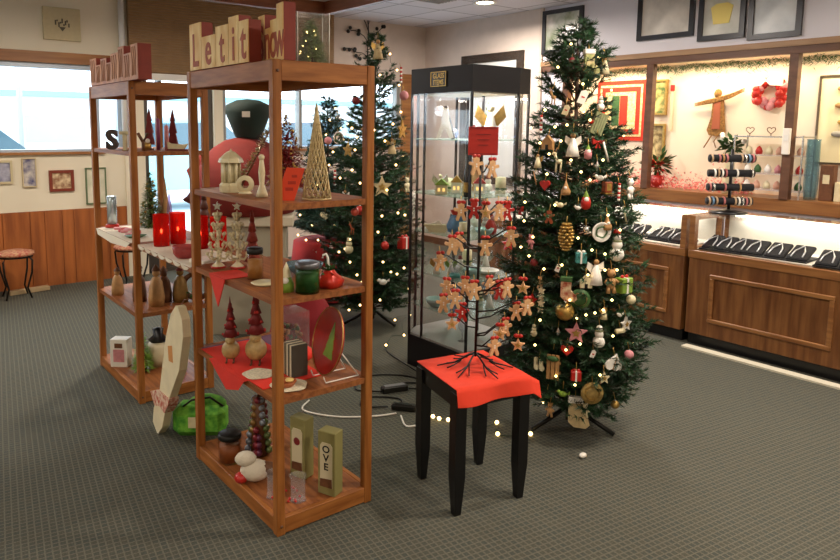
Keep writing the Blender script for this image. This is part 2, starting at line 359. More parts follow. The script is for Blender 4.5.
wallpic('picture', 1.226, 1.352, .99, 1.27, mat('cream_frame', '#c9b894', .7), 'tall narrow portrait print with a dark blue ground under the window', scat('art_b', '#d4ccc0', '#4f4f7a', 12), fw_=.01)
wallpic('picture', 1.462, 1.69, .935, 1.145, mat('cherry_frame', '#7e3320', .4), 'small village scene in a red-brown wooden frame under the window', scat('art_c', '#e0c9a0', '#8a5a3c', 22), fw_=.028)
wallpic('certificate', 1.80, 2.0, .79, 1.16, mat('green_edge', '#5c6f4c', .6), 'pale paper certificate with a green edge beside the shelf post', scat('art_d', '#e2dcc8', '#c3c4a8', 6), fw_=.012)
# iron tree wall decoration
t = thing('wall_decoration', 'dark metal leafy branch ornament on the wall above the far tree', 'wall decoration', (5.30, Y0, 2.37))
f = MB(); f.tube([(0, -.03, -.1), (0, -.03, .2), (.01, -.03, .42), (0, -.03, .58)], .008)
lv = MB(); rnd = random.Random(8)
for (x1, z1, x2, z2) in [(0, .12, -.18, .16), (-.18, .16, -.33, .2), (0, .2, .18, .26), (0, .3, -.12, .4), (-.12, .4, -.27, .42), (0, .34, .16, .44), (.16, .44, .27, .5), (0, .45, -.07, .58), (0, .5, .07, .62), (-.1, .14, -.16, .08)]:
    f.tube([(x1, -.03, z1), ((x1+x2)/2, -.03, (z1+z2)/2+.02), (x2, -.03, z2)], .005)
    for q in range(2): lv.sph((x2+rnd.uniform(-.04, .04), -.035, z2+rnd.uniform(-.03, .04)), .028, 8, (1, .25, .9))
f.build('branch', blackm, t); lv.build('leaf_cluster', blackm, t)
# stools
def stool(loc, label):
    t = thing('stool', label, 'stool', loc)
    MB().lathe([(0, .40), (.15, .40), (.165, .41), (.16, .43), (.1, .445), (0, .45)], n=24).build('seat', mat('floral_seat', '#c39a72', .7, col2='#a2483a', nscale=40), t)
    MB().lathe([(.14, .385), (.15, .385), (.15, .40), (.14, .40)], n=20).build('seat_ring', blackm, t)
    for k in range(4):
        a = PI/4+k*PI/2; ca, sa = math.cos(a), math.sin(a)
        MB().tube([(.13*ca, .13*sa, .4), (.17*ca, .17*sa, .36), (.16*ca, .16*sa, .25), (.11*ca, .11*sa, .1), (.15*ca, .15*sa, .008)], .009).build('leg', blackm, t)
stool((1.07, 6.93, 0), 'small iron stool with a floral seat against the wood panelling')
stool((2.05, 6.7, 0), 'small iron stool with a floral seat half hidden behind the far shelf unit')
stool((.72, 6.8, 0), 'small iron stool with a floral seat at the very left edge')
tag(MB().box((0, 0, .02), (.36, .07, .04), None, .004).build('wooden_plank', mat('pale_plank', '#b39a73', .7, noise=.1, nscale=20), None, (1.2, 7.1, 0), R_(8)), 'pale wooden plank on the floor behind the iron stool', 'plank')
# ================================================================== RIGHT WALL PICTURES
def rpic(y0, y1, z0, z1, label, art, fm=None, fw_=.045, x=WX, cat='picture', name='picture', mat_=None):
    t = thing(name, label, cat, (x, (y0+y1)/2, (z0+z1)/2)); hw, hh = abs(y1-y0)/2, (z1-z0)/2; fm = fm or MATS['black_frame']
    f = MB(); f.bb(-.03, -hw, -hh, 0, -hw+fw_, hh); f.bb(-.03, hw-fw_, -hh, 0, hw, hh); f.bb(-.03, -hw+fw_, -hh, 0, hw-fw_, -hh+fw_); f.bb(-.03, -hw+fw_, hh-fw_, 0, hw-fw_, hh)
    f.build('frame', fm, t)
    MB().bb(-.014, -hw+fw_, -hh+fw_, -.002, hw-fw_, hh-fw_).build('print', art, t)
    return t
bf = mat('black_frame', '#26262c', .35)
artg = mat('art_glazed', '#e6e0d6', .4, col2='#c4beb4', nscale=5)
t = rpic(4.067, 3.485, 2.46, 2.9, 'black-framed grey landscape above the display, leftmost of the three in a row', artg)
t = rpic(3.441, 3.02, 2.40, 2.9, 'black-framed picture with a yellow light reflection painted on it, middle of the three', mat('art_dark', '#dcdcd4', .4, col2='#b0b0a4', nscale=4))
MB().prism([(-.1, .02), (-.07, -.13), (.07, -.13), (.1, .02), (.05, .05), (-.05, .05)], .006, T(-.018, 0, .02) @ RZ(-PI/2)).build('yellow_reflection', mat('shade_print', '#f2dc7c', .6), t)  # reflected light on the picture, painted as a flat yellow shape
t = rpic(2.991, 2.56, 2.37, 2.88, 'black-framed pale snowy print above the display, rightmost of the three', mat('art_pale', '#e0e4e6', .4, col2='#b6bcc0', nscale=4))
rpic(5.262, 4.72, 2.42, 2.9, 'black-framed pale print on the wall behind the main tree top', mat('art_green', '#dcd8d0', .2, col2='#7d8a6c', nscale=5))
t = rpic(6.56, 5.53, .9, 2.5, 'large pale picture in an ornate dark carved frame behind the glass case', mat('pale_print', '#dcdcd8', .3, noise=.06, nscale=3), mat('carved_frame', '#3a2c20', .5, noise=.6, nscale=60, bump=.6), .1, name='picture', cat='picture')
# ================================================================== COUNTERS
CX = 4.857
def counter(y0, y1, label, panels):
    t = thing('display_counter', label, 'display counter', (CX, y0, 0)); L = y1-y0; D = .56
    base = MB().bb(.06, .01, 0, D, L-.01, .09).build('plinth', black, t)
    bc = MB().bb(.012, .006, .09, D, L-.006, .66, None, .004).build('cabinet', cwood, t)
    for (a, b_) in panels:
        m = MB(); z0, z1 = .20, .555
        for (u0, v0, u1, v1) in ((a, z0, b_, z0+.03), (a, z1-.03, b_, z1), (a, z0+.03, a+.03, z1-.03), (b_-.03, z0+.03, b_, z1-.03)):
            m.bb(-.006, u0, v0, .012, u1, v1, None, .004)
        m.build('panel_moulding', cwoodl, bc)
    f = MB(); f.bb(0, 0, .655, D, L, .715, None, .004)
    f.bb(0, 0, .715, .05, .04, .965); f.bb(0, L-.04, .715, .05, L, .965); f.bb(D-.04, 0, .715, D, L, .965)
    f.bb(.05, 0, .93, D-.04, .025, .965); f.bb(.05, L-.025, .93, D-.04, L, .965)
    f.build('case_frame', cwoodl, t)
    MB().bb(.05, .04, .716, D-.05, L-.04, .722).build('case_floor', mat('case_lining', '#cdc8bb', .6), t)
    MB().bb(D-.05, .04, .722, D-.045, L-.04, .94).build('case_back', MATS['case_lining'], t)
    MB().bb(.01, .041, .716, .016, L-.041, .96).build('front_glass', gl, t)
    MB().bb(.002, .002, .966, D-.002, L-.002, .972).build('top_glass', gl, t)
    tb = MB().tube([(D-.08, .1, .945), (D-.08, L-.1, .945)], .012, 8).build('tube_lamp', mat('tube_glow', '#fff6e0', .4, emit=4), t)
    l = area('case_light', (D-.1, L/2, .93), .04, 1.8*L, (1, .95, .85), (0, R_(-25), 0), L*.85); l.parent = t
    # jewellery pads
    rr = random.Random(int(y0*10)); 
    return t
counter(.55, 2.625, 'long oak jewellery display counter with a glass top, nearest on the right', [(.1, 1.02), (1.1, 1.9)])
counter(2.65, 4.75, 'oak jewellery display counter with a glass top behind the main tree', [(.12, .62), (.75, 1.25)])
padm = mat('black_velvet', '#0e0e14', .8); chain = mat('silver_chain', '#d6d6da', .3, .6)
pads = [(5.03, 2.42, .3, 'leftmost'), (5.05, 2.08, .42, 'second from the left'), (5.03, 1.62, .4, 'third from the left'), (5.04, 1.2, .36, 'fourth from the left'), (5.1, 2.9, .3, 'behind the tree, nearest the seam'), (5.08, 3.25, .3, 'behind the tree, farther from the seam')]
for k, (px, py, wd_, s_) in enumerate(pads):
    t = thing('jewellery_pad', 'black velvet necklace pad in the glass counter, '+s_, 'jewellery pad', (px, py, .722), R_(rnd.uniform(-8, 8)), 'necklace pads in the counters')
    MB().slab([(-.13, -wd_/2), (.13, -wd_/2), (.13, wd_/2), (-.13, wd_/2)], 0, .01).build('mat', padm, t)
    f = MB(); n_ = MB()
    for j in range(3):
        yy = (-.5+(j+.5)/3)*wd_
        M = T(.0, yy, .012) @ RY(R_(-20)); f.box((.0, 0, .035), (.20, wd_/3*.9, .03), M, .008)
        n_.tube([(-.095, yy-.035, .035), (-.03, yy-.03, .065), (.05, yy, .09), (-.03, yy+.03, .065), (-.095, yy+.035, .035)], .005, 5)
        n_.sph((-.075, yy, .03), .006, 6)
    f.build('necklace_form', padm, t); n_.build('silver_necklace', chain, t)
tag(MB().box((0, 0, .006), (.075, 2.0, .012)).build('floor_strip', mat('pale_strip', '#d8d0ba', .6), None, (4.80, 1.58, 0)), 'pale metal threshold strip on the carpet along the counter foot', 'floor strip')
# bracelet stand
t = thing('bracelet_stand', 'black four-tier T-bar bracelet stand on the oak counter', 'bracelet stand', (5.2, 2.52, .972), R_(-40))
MB().lathe([(0, 0), (.13, 0), (.13, .012), (.03, .03), (0, .03)], n=24).build('base', black, t)
MB().tube([(0, 0, .02), (0, 0, .48)], .012, 8).build('pole', black, t)
rr = random.Random(4); bm = [mat('bead_tan', '#b99a78', .4), silver, mat('bead_rose', '#b56a68', .4), mat('bead_teal', '#6b8fae', .4), whitec, tanw]
for k, z in enumerate((.09, .195, .30, .41)):
    br_ = MB().tube([(-.165+.02*k*0, 0, z), (.165, 0, z)], .028, 12).build('bar', padm, t)
    for j in range(12):
        xx = -.15+j*.027
        if abs(xx) < .02 or rr.random() < (.45 if k in (1, 2) else .15): continue
        MB().lathe([(.030, -.007), (.035, -.003), (.035, .003), (.030, .007)], n=14, M=T(xx, 0, z) @ RY(PI/2)).build('bracelet', bm[rr.randrange(6)], br_)
# ================================================================== NICHE DISPLAY
NX = WX+.355
# garland along top
g = MB(); rr = random.Random(5)
for k in range(4200):
    y = rr.uniform(-.1, 4.9); z = NZ1-.02-abs(rr.gauss(0, .035))-.02*math.sin(y*9)**2; x = WX+.06+rr.uniform(-.03, .05)
    a = rr.uniform(0, 2*PI); d = Vector((math.cos(a)*.3, math.sin(a), rr.uniform(-.9, .5)))*.04
    n = Vector((-d.z, .3, d.x)).normalized()*.004
    p = Vector((x, y, z)); g.add([p-n, p+n, p+d], [(0, 1, 2)])
tag(g.build('garland', leafg), 'green pine garland hung along the top of the lit display', 'garland')
t = thing('quilt', 'red and cream patchwork quilt hanging in the lit display', 'quilt', (NX, 4.45, 1.79)); hw, hh = .3, .32
f = MB()
for (s_, mi, dx) in ((1, 0, 0), (.86, 1, .004), (.78, 0, .008), (.62, 1, .012)):
    f.m(mi).bb(-.012-dx, -hw*s_, -hh*s_, -dx, hw*s_, hh*s_)
f.m(0).bb(-.03, -.09, -.16, -.02, 0, .16); f.m(2).bb(-.03, .01, -.16, -.02, .1, .16)
f.build('cloth', [mat('quilt_red', '#c8321c', .8, noise=.15, nscale=30), mat('quilt_cream', '#ecdcae', .8, col2='#d8b878', nscale=40), leafg], t)
rpic(4.085, 3.915, 1.74, 2.10, 'narrow framed plant print in the display, above its twin', scat('art_e', '#d9c27c', '#4c6a34', 16), gold, .02, x=NX+.0)
rpic(4.08, 3.915, 1.25, 1.65, 'narrow framed plant print in the display, below its twin', scat('art_f', '#d8c490', '#6d5a34', 16), gold, .02, x=NX+.0)
t = thing('hanging_ribbon', 'thin pink hanging ribbon with a red top beside the framed plant prints', 'ribbon', (NX-.01, 3.86, 2.04))
MB().bb(-.006, -.016, -.46, 0, .016, 0).build('band', mat('pale_pink', '#e6c0a0', .8), t); MB().box((-.008, 0, -.03), (.01, .04, .06)).build('red_top', redp, t)
# straw angel
straw = mat('straw', '#a3763a', .8, col2='#6f4c24', nscale=60)
t = thing('straw_angel', 'straw angel with outstretched arms on the display wall', 'wall decoration', (NX-.035, 3.38, 1.79))
Mx = RZ(-PI/2)
MB().prism([(-.04, .10), (.045, .11), (.07, -.10), (.085, -.22), (.03, -.26), (-.06, -.25), (-.085, -.20), (-.05, -.08)], .035, Mx).build('skirt', straw, t)
MB().prism([(-.022, .08), (.032, .08), (.045, -.19), (-.035, -.19)], .05, Mx).build('dress', mat('rust_cloth', '#a1573c', .8), t)
f = MB()
for o_ in (-.012, 0, .012): f.tube([(0, .23, .045+o_), (-.015, .1, .07+o_), (-.02, 0, .085+o_), (-.015, -.12, .12+o_), (0, -.24, .175+o_)], .01, 6, [.004, .011, .014, .011, .004])
f.build('arms', straw, t); MB().sph((-.01, 0, .145), .036, 10, (.7, 1, 1.3)).build('head', straw, t)
f = MB()
for q in (-.03, .03): f.tube([(-.01, q, -.24), (-.01, q+.04, -.31), (0, q*2+.05, -.37)], .006)
f.build('dangling_strands', straw, t)
# wreath
t = thing('wreath', 'red ruffled wreath with a white bow in the lit display', 'wreath', (NX-.035, 2.91, 1.93)); rr = random.Random(9)
f = MB(); f2 = MB()
for k in range(46):
    a = k/46*2*PI; r = .115+rr.uniform(-.03, .03)
    (f2 if rr.random() < .2 else f).sph((rr.uniform(-.03, .01), r*math.cos(a), r*math.sin(a)), rr.uniform(.028, .042), 7, (.6, 1, 1))
f.build('red_ruffles', redp, t); f2.build('pink_ruffles', pink, t)
f = MB()
for s_ in (-1, 1): f.prism([(0, .10), (s_*.05, .16), (s_*.14, .12), (s_*.14, .05), (s_*.04, .06)], .02, T(-.10, 0, 0) @ Mx)
f.build('bow', whitec, t)
# tall botanical frame
t = rpic(2.52, 2.20, 1.31, 2.06, 'tall thin dark frame holding dried shells and flowers at the right edge', mat('shadow_box', '#efe3bb', .7), mat('thin_frame', '#4d4030', .5), .014, x=NX)
for k, (yy, zz, c_) in enumerate(((-.03, .26, tanw), (-.02, .12, tanw), (-.05, -.02, gold), (-.01, -.12, mat('shell_grey', '#9d9a94', .6)), (-.1, .0, ivory))):
    MB().sph((-.03, yy, zz), .05, 10, (.35, 1, .5)).build('dried_flower', c_, t)
# three-tier display rack with goods
t = thing('display_rack', 'small clear three-tier rack behind the bracelet stand', 'display rack', (6.42, 2.78, 1.01))
for z in (.06, .20, .36, .52): MB().bb(-.12, -.30, z, .12, .26, z+.012).build('shelf', gl2 if z < .5 else silver, t)
for (a, b_) in ((-.12, -.3), (.12, -.3), (-.12, .26), (.12, .26)): MB().box((a, b_, .27), (.012, .012, .54)).build('post', silver, t)
cols = [pink, redp, whitec, leafg, ivory, mat('peach', '#d9a58c', .6)]
rr = random.Random(12); nn = 0
where = {.072: 'lowest', .212: 'middle', .372: 'upper'}
for z in (.072, .212, .372):
    for j in range(6):
        yy = -.25+j*.085; c_ = cols[rr.randrange(6)]; nm = c_.name.split('_')[0]
        f = MB().lathe([(0, 0), (.026, 0), (.03, .03), (.02, .055), (0, .075)], n=10)
        tag(f.build('trinket', c_, None, (6.40, 2.78+yy, 1.01+z)), '%s trinket on the %s tier of the clear rack behind the bracelets' % (nm, where[z]), 'trinket', '%s trinkets on the %s tier' % (nm, where[z]))
t = thing('wire_heart', 'pair of wire hearts standing on top of the clear rack', 'heart ornament', (6.42, 2.86, 1.542))
for q in (-.07, .11):
    pts = [(0, q+.032*math.sin(a)**3*1.1, .05+.03*(13*math.cos(a)-5*math.cos(2*a)-2*math.cos(3*a)-math.cos(4*a))/14) for a in [i*2*PI/20 for i in range(21)]]
    MB().tube(pts, .004, 5).build('heart_loop', brown, t)
    MB().tube([(0, q, 0), (0, q, .02)], .003, 5).build('stem', brown, t)
# leafy arrangement on rack
t = thing('flower_arrangement', 'green leafy arrangement with white blooms above the bracelet stand', 'flowers', (6.42, 3.13, 1.01)); rr = random.Random(2)
MB().lathe([(0, 0), (.05, 0), (.06, .1), (.04, .3), (.05, .38)], n=14).build('vase', ivory, t)
def leaves(n, c, rad, L, rr, wd=.3, squash=1):
    f = MB()
    for k in range(n):
        d = Vector((rr.gauss(0, 1), rr.gauss(0, 1), rr.gauss(.2, .7)*squash)).normalized(); p = Vector(c)+d*rad*rr.random()
        e = p+d*L; s_ = d.cross(Vector((rr.random(), rr.random(), 1))).normalized()*L*wd; mid = (p+e)/2
        f.add([p, mid+s_, e, mid-s_], [(0, 1, 2, 3)])
    return f
leaves(150, (0, 0, .44), .09, .06, rr).build('leaf_mass', leafg, t)
f = MB()
for k in range(9): f.sph((rr.uniform(-.07, .05), rr.uniform(-.12, .10), .47+rr.uniform(-.02, .07)), .024, 8)
f.build('bloom', whitec, t)
# poinsettia plant & red glitter
t = thing('poinsettia_plant', 'potted plant with long green leaves and red blooms beside the display post', 'plant', (6.45, 3.86, 1.01))
MB().lathe([(0, 0), (.06, 0), (.075, .12), (0, .12)], n=14).build('pot', redp, t)
leaves(80, (0, 0, .24), .1, .11, rr, .16).build('leaf_mass', leafg, t); leaves(70, (0, 0, .2), .12, .06, rr).build('red_blooms', redp, t)['kind'] = 'stuff'
g = MB()
for k in range(1500):
    y = rr.uniform(2.95, 4.8); h = abs(rr.gauss(0, .07)); p = Vector((WX+.1+rr.uniform(-.05, .18), y, 1.012+h))
    d = Vector((rr.uniform(-1, 1), rr.uniform(-1, 1), rr.uniform(0, 1)))*.026; n = Vector((.0, .009, .006)); g.add([p-n, p+n, p+d], [(0, 1, 2)])
tag(g.build('berry_sprigs', mat('rose_glitter', '#d4473f', .5, col2='#e79a90', nscale=50)), 'red and pink berry sprigs scattered along the display ledge', 'berries', kind='stuff')
for k, (yy, h, wd_, c_, lb) in enumerate(((2.33, .30, .1, brown, 'tall dark brown gift box'), (2.24, .16, .05, ivory, 'narrow cream box'), (2.15, .15, .08, mat('maroon', '#5a2a22', .6), 'small maroon box'), (2.05, .2, .09, tanw, 'tan box'))):
    t = thing('gift_box', lb+' on the display ledge under the tall frame', 'box', (6.47, yy, 1.01)); MB().box((0, 0, h/2), (.09, wd_, h), None, .004).build('body', c_, t)
    MB().box((-.047, 0, h*.6), (.004, wd_*.5, h*.25)).build('paper_tag', ivory, t)
t = thing('glass_vase', 'tall pale blue glass vase right of the display post', 'vase', (6.44, 2.45, 1.01)); MB().lathe([(0, 0), (.045, 0), (.055, .1), (.05, .5), (.055, .51), (.045, .5), (.04, .02), (0, .02)], n=20).build('body', glass('blue_glass', '#d4e6ec', .15, .14, '#9fc0cc'), t)
t = thing('switch_box', 'small white box fixed on the display post', 'switch box', (WX-.045, 2.585, 1.5)); MB().box((-.015, 0, 0), (.03, .06, .22), None, .005).build('body', whitec, t); MB().box((-.032, 0, .03), (.006, .03, .05)).build('switch_plate', white, t)
MAIN_ORN = [
    ('stocking', 2.896, 2.13, 1.916, 0.108, -0.47, 'beige_print', 'beige printed fabric stocking with a green motif near the main tree top'),
    ('angel', 3.027, 2.13, 1.915, 0.09, 0.59, 'ivory', 'cream angel with red berries behind it, upper right edge of the main tree'),
    ('tag', 2.832, 2.108, 1.744, 0.073, -0.76, 'white', 'tilted white card ornament below the beige printed stocking'),
    ('house', 2.713, 2.212, 1.52, 0.069, -1.48, 'tan', 'tan house-shaped ornament left of the white gown figure'),
    ('deer', 2.71, 2.145, 1.44, 0.107, -1.23, 'ivory', 'ivory reindeer figure hanging just below the tan house ornament'),
    ('angel', 2.755, 2.096, 1.523, 0.116, -0.97, 'white', 'tall white gown angel in the middle upper part of the tree'),
    ('gnome', 2.708, 2.09, 1.313, 0.067, -1.06, 'tan', 'small tan bell-shaped gnome below the ivory reindeer'),
    ('stick', 2.679, 2.257, 1.347, 0.06, -1.66, 'tan', 'thin tan wooden stick ornament on the upper left of the tree'),
    ('candy', 2.743, 2.285, 1.613, 0.08, -1.79, 'redp', 'dangling red ribbon candy near the upper left edge'),
    ('plaque', 2.869, 2.036, 1.615, 0.106, -0.42, 'sage', 'grey-green slatted wooden plaque on the upper right'),
    ('stick', 2.873, 1.992, 1.481, 0.086, -0.35, 'white', 'slanted white icicle rod below the grey-green plaque'),
    ('santa', 2.794, 2.036, 1.481, 0.067, -0.7, 'pink', 'pink-faced santa head between the white gown and the icicle rod'),
    ('bird', 2.826, 1.985, 1.358, 0.057, -0.5, 'white', 'small white bird above the brown lantern'),
    ('lantern', 2.854, 1.963, 1.32, 0.067, -0.39, 'brown', 'reddish brown lantern ornament on the right half of the tree'),
    ('bear', 3.011, 1.941, 1.305, 0.098, 0.16, 'white', 'white bear at the right edge level with the brown lantern'),
    ('candy', 2.917, 1.939, 1.29, 0.077, -0.16, 'redp', 'red and white candy stick between the lantern and the white bear'),
    ('santa', 2.758, 2.009, 1.254, 0.086, -0.75, 'redp', 'red santa with a yellow-green cap above the teal gift'),
    ('crystal', 2.821, 2.001, 1.415, 0.048, -0.55, 'silver', 'shiny silver crystal above the small white bird'),
    ('cone', 2.691, 2.063, 1.075, 0.125, -1.03, 'gold', 'large golden pinecone in the upper middle of the tree'),
    ('ginger', 2.664, 2.148, 1.164, 0.058, -1.31, 'rust', 'small rust-brown gingerbread man left above the golden pinecone'),
    ('ball', 2.634, 2.205, 0.936, 0.04, -1.51, 'dred', 'small dark red ball left below the golden pinecone'),
    ('bow', 2.676, 2.343, 1.183, 0.051, -1.95, 'redp', 'small red bow on the left edge of the tree'),
    ('bird', 2.73, 2.031, 1.216, 0.038, -0.87, 'white', 'tiny white bird at the foot of the red santa'),
    ('plate', 2.807, 1.951, 1.103, 0.086, -0.52, 'white', 'round white plate ornament with a green wreath painted on it'),
    ('gift', 2.728, 2.0, 0.983, 0.062, -0.82, 'teal', 'teal gift box ornament left of the tall white angel'),
    ('angel', 2.778, 1.948, 0.923, 0.124, -0.61, 'white', 'tall slim white angel in the middle of the tree right of the teal gift'),
    ('snowman', 2.883, 1.911, 1.029, 0.125, -0.26, 'white', 'tall slim white snowman right below the wreath plate'),
    ('doll', 2.844, 1.908, 0.873, 0.115, -0.38, 'tan', 'tan rag doll right of the tall slim white angel'),
    ('stocking', 2.681, 2.043, 0.825, 0.106, -1.01, 'multi', 'patchwork stocking with a green cuff above the golden ball'),
    ('candle', 2.635, 2.153, 0.754, 0.118, -1.37, 'ivory', 'pale column of ivory stars on the left half of the tree'),
    ('bulbball', 2.679, 2.042, 0.721, 0.097, -1.02, 'gold', 'shiny golden glass ball in the centre of the tree'),
    ('disc', 2.72, 1.989, 0.781, 0.086, -0.82, 'leafg', 'round green wreath disc right of the golden ball'),
    ('star', 2.709, 1.994, 0.613, 0.097, -0.87, 'pink', 'pinkish five-pointed star below the golden ball'),
    ('snowman', 2.792, 1.923, 0.602, 0.106, -0.55, 'white', 'chubby white snowman right of the pinkish star'),
    ('tag', 2.767, 1.934, 0.514, 0.043, -0.63, 'white', 'small square white tag below the chubby snowman'),
    ('leaf', 2.864, 1.881, 0.464, 0.083, -0.33, 'white', 'white leaf-shaped ornament with engraved veins on the lower right'),
    ('sled', 2.651, 2.077, 0.451, 0.147, -1.17, 'tan', 'tan wooden sled ornament on the lower left of the tree'),
    ('boots', 2.629, 2.145, 0.431, 0.069, -1.37, 'ivory', 'pair of ivory skates left of the wooden sled'),
    ('disc', 2.78, 1.938, 0.313, 0.098, -0.62, 'woven', 'round woven straw disc near the bottom of the tree'),
    ('star', 2.936, 1.875, 0.648, 0.068, -0.11, 'white', 'white star snowflake at the right edge below the green bundle'),
    ('ball', 2.973, 1.878, 0.767, 0.049, 0.0, 'ivory', 'ivory ball at the right edge of the tree below the pinecone bundle'),
    ('bird', 2.896, 1.884, 0.698, 0.039, -0.22, 'white', 'small white dove at the right edge above the pale capsule'),
    ('capsule', 2.898, 1.88, 0.619, 0.039, -0.22, 'ivory', 'pale capsule-shaped ornament at the right edge under the dove'),
    ('ball', 2.961, 1.865, 0.495, 0.049, -0.04, 'pink', 'rosy white ball at the lower right edge of the tree'),
    ('gift', 2.92, 1.887, 0.847, 0.087, -0.15, 'lime', 'lime green bundle with red trim on the right side of the tree'),
    ('stocking', 2.77, 2.024, 0.189, 0.14, -0.84, 'beige', 'large beige stocking hanging lowest in the middle of the tree'),
    ('bear', 2.804, 1.99, 0.203, 0.07, -0.67, 'ivory', 'small ivory bear beside the large lowest beige stocking'),
    ('bird', 2.696, 2.045, 0.293, 0.059, -1.03, 'lime', 'lime green bird above the large lowest beige stocking'),
    ('ball', 2.949, 1.919, 0.223, 0.045, -0.11, 'gold', 'small dull gold ball at the lowest right of the tree'),
    ('bear', 2.71, 2.13, 0.183, 0.071, -1.28, 'tan', 'small tan teddy at the lowest left of the tree'),
    ('bird', 2.679, 2.128, 0.259, 0.05, -1.29, 'leafg', 'dark green bird above the small tan teddy'),
    ('ball', 2.842, 2.19, 1.927, 0.034, -1.13, 'dred', 'tiny dark red berry ball near the tree top'),
    ('deer', 2.777, 2.245, 1.751, 0.079, -1.61, 'tan', 'tan reindeer on the upper left below the framed print'),
    ('bow', 2.843, 2.018, 1.529, 0.053, -0.49, 'redp', 'red bow tied above the white icicle rod'),
    ('star', 2.629, 2.204, 0.744, 0.06, -1.52, 'redp', 'small red star on the left edge beside the gingerbread stand'),
    ('crystal', 2.663, 2.065, 0.609, 0.044, -1.11, 'silver', 'silver crystal drop left of the pinkish star'),
    ('doll', 2.642, 2.236, 1.036, 0.07, -1.6, 'pink', 'small pink doll on the left edge above the dark red ball'),
    ('snowman', 2.904, 2.056, 1.716, 0.068, -0.28, 'white', 'tiny snowman right of the tilted white card'),
    ('tag', 2.773, 2.159, 1.681, 0.054, -1.17, 'ivory', 'ivory card in the upper left middle of the tree'),
    ('angel', 2.695, 2.256, 1.436, 0.07, -1.65, 'ivory', 'small ivory angel on the left edge below the red ribbon candy'),
    ('bird', 2.685, 2.102, 1.226, 0.053, -1.14, 'ivory', 'ivory bird left of the golden pinecone top'),
    ('heart', 2.676, 2.19, 1.317, 0.049, -1.43, 'redp', 'small red heart left of the tan bell gnome'),
    ('gnome', 2.838, 1.942, 1.15, 0.067, -0.42, 'tan', 'small tan gnome above the tall slim white snowman'),
    ('house', 2.74, 1.974, 0.864, 0.062, -0.74, 'ivory', 'ivory house left of the tan rag doll'),
    ('bear', 2.635, 2.164, 0.842, 0.059, -1.39, 'tan', 'tan little bear on the left edge of the tree below the pink doll'),
    ('tag', 2.665, 2.082, 0.923, 0.043, -1.13, 'white', 'white paper tag above the patchwork stocking'),
    ('angel', 2.813, 1.916, 0.718, 0.062, -0.48, 'ivory', 'ivory angel above the chubby snowman'),
    ('snowman', 2.627, 2.183, 0.596, 0.06, -1.47, 'ivory', 'ivory snowman on the left edge near the gingerbread stand'),
    ('heart', 2.684, 2.023, 0.525, 0.053, -0.98, 'redp', 'red heart right of the tan wooden sled'),
    ('star', 2.814, 1.899, 0.394, 0.058, -0.48, 'ivory', 'ivory star between the white leaf and the woven disc'),
    ('stick', 2.945, 1.918, 1.179, 0.077, -0.06, 'ivory', 'ivory stick ornament at the right edge of the tree'),
    ('ball', 2.888, 1.919, 1.101, 0.038, -0.25, 'redp', 'bright red ball at the right edge beside the slim snowman'),
    ('gift', 2.709, 1.983, 0.406, 0.058, -0.86, 'redp', 'small red gift box above the woven disc'),
    ('bird', 2.839, 2.055, 1.624, 0.043, -0.58, 'redp', 'red bird left of the slatted plaque'),
    ('ball', 2.751, 1.996, 1.117, 0.033, -0.75, 'silver', 'small silver ball between the pinecone and the wreath plate'),
]
MAIN_BULBS = [(2.947, 2.11, 1.942), (2.854, 2.209, 2.007), (2.806, 2.245, 1.894), (2.746, 2.351, 1.593), (2.725, 2.183, 1.599), (2.747, 2.129, 1.609), (2.697, 2.249, 1.52), (2.718, 2.139, 1.532), (2.69, 2.184, 1.468), (2.672, 2.178, 1.371), (2.747, 2.036, 1.387), (2.834, 2.113, 1.807), (2.648, 2.289, 1.225), (2.64, 2.283, 1.131), (2.629, 2.288, 0.999), (2.621, 2.227, 0.964), (2.628, 2.137, 0.913), (2.662, 2.058, 0.942), (2.711, 2.009, 1.075), (2.807, 1.923, 1.001), (2.7, 1.986, 0.691), (2.761, 1.93, 0.719), (2.729, 1.957, 0.708), (2.794, 1.909, 0.733), (2.71, 1.969, 0.565), (2.843, 1.881, 0.603), (2.802, 1.916, 0.925), (2.63, 2.214, 1.06), (2.726, 2.081, 1.442), (2.838, 1.982, 1.444), (2.861, 1.89, 0.923), (2.644, 2.051, 0.394), (2.679, 2.016, 0.776), (2.678, 2.15, 0.22), (2.836, 1.892, 0.779), (2.772, 2.002, 1.35), (2.664, 2.115, 1.226), (2.754, 1.959, 1.02), (2.621, 2.143, 0.657), (2.83, 1.933, 1.185), (2.821, 2.053, 1.633), (2.744, 2.264, 1.682), (2.889, 1.904, 1.112), (2.734, 1.96, 0.902), (2.669, 2.018, 0.53), (2.783, 1.9, 0.415), (2.693, 1.975, 0.362), (2.614, 2.162, 0.527)]
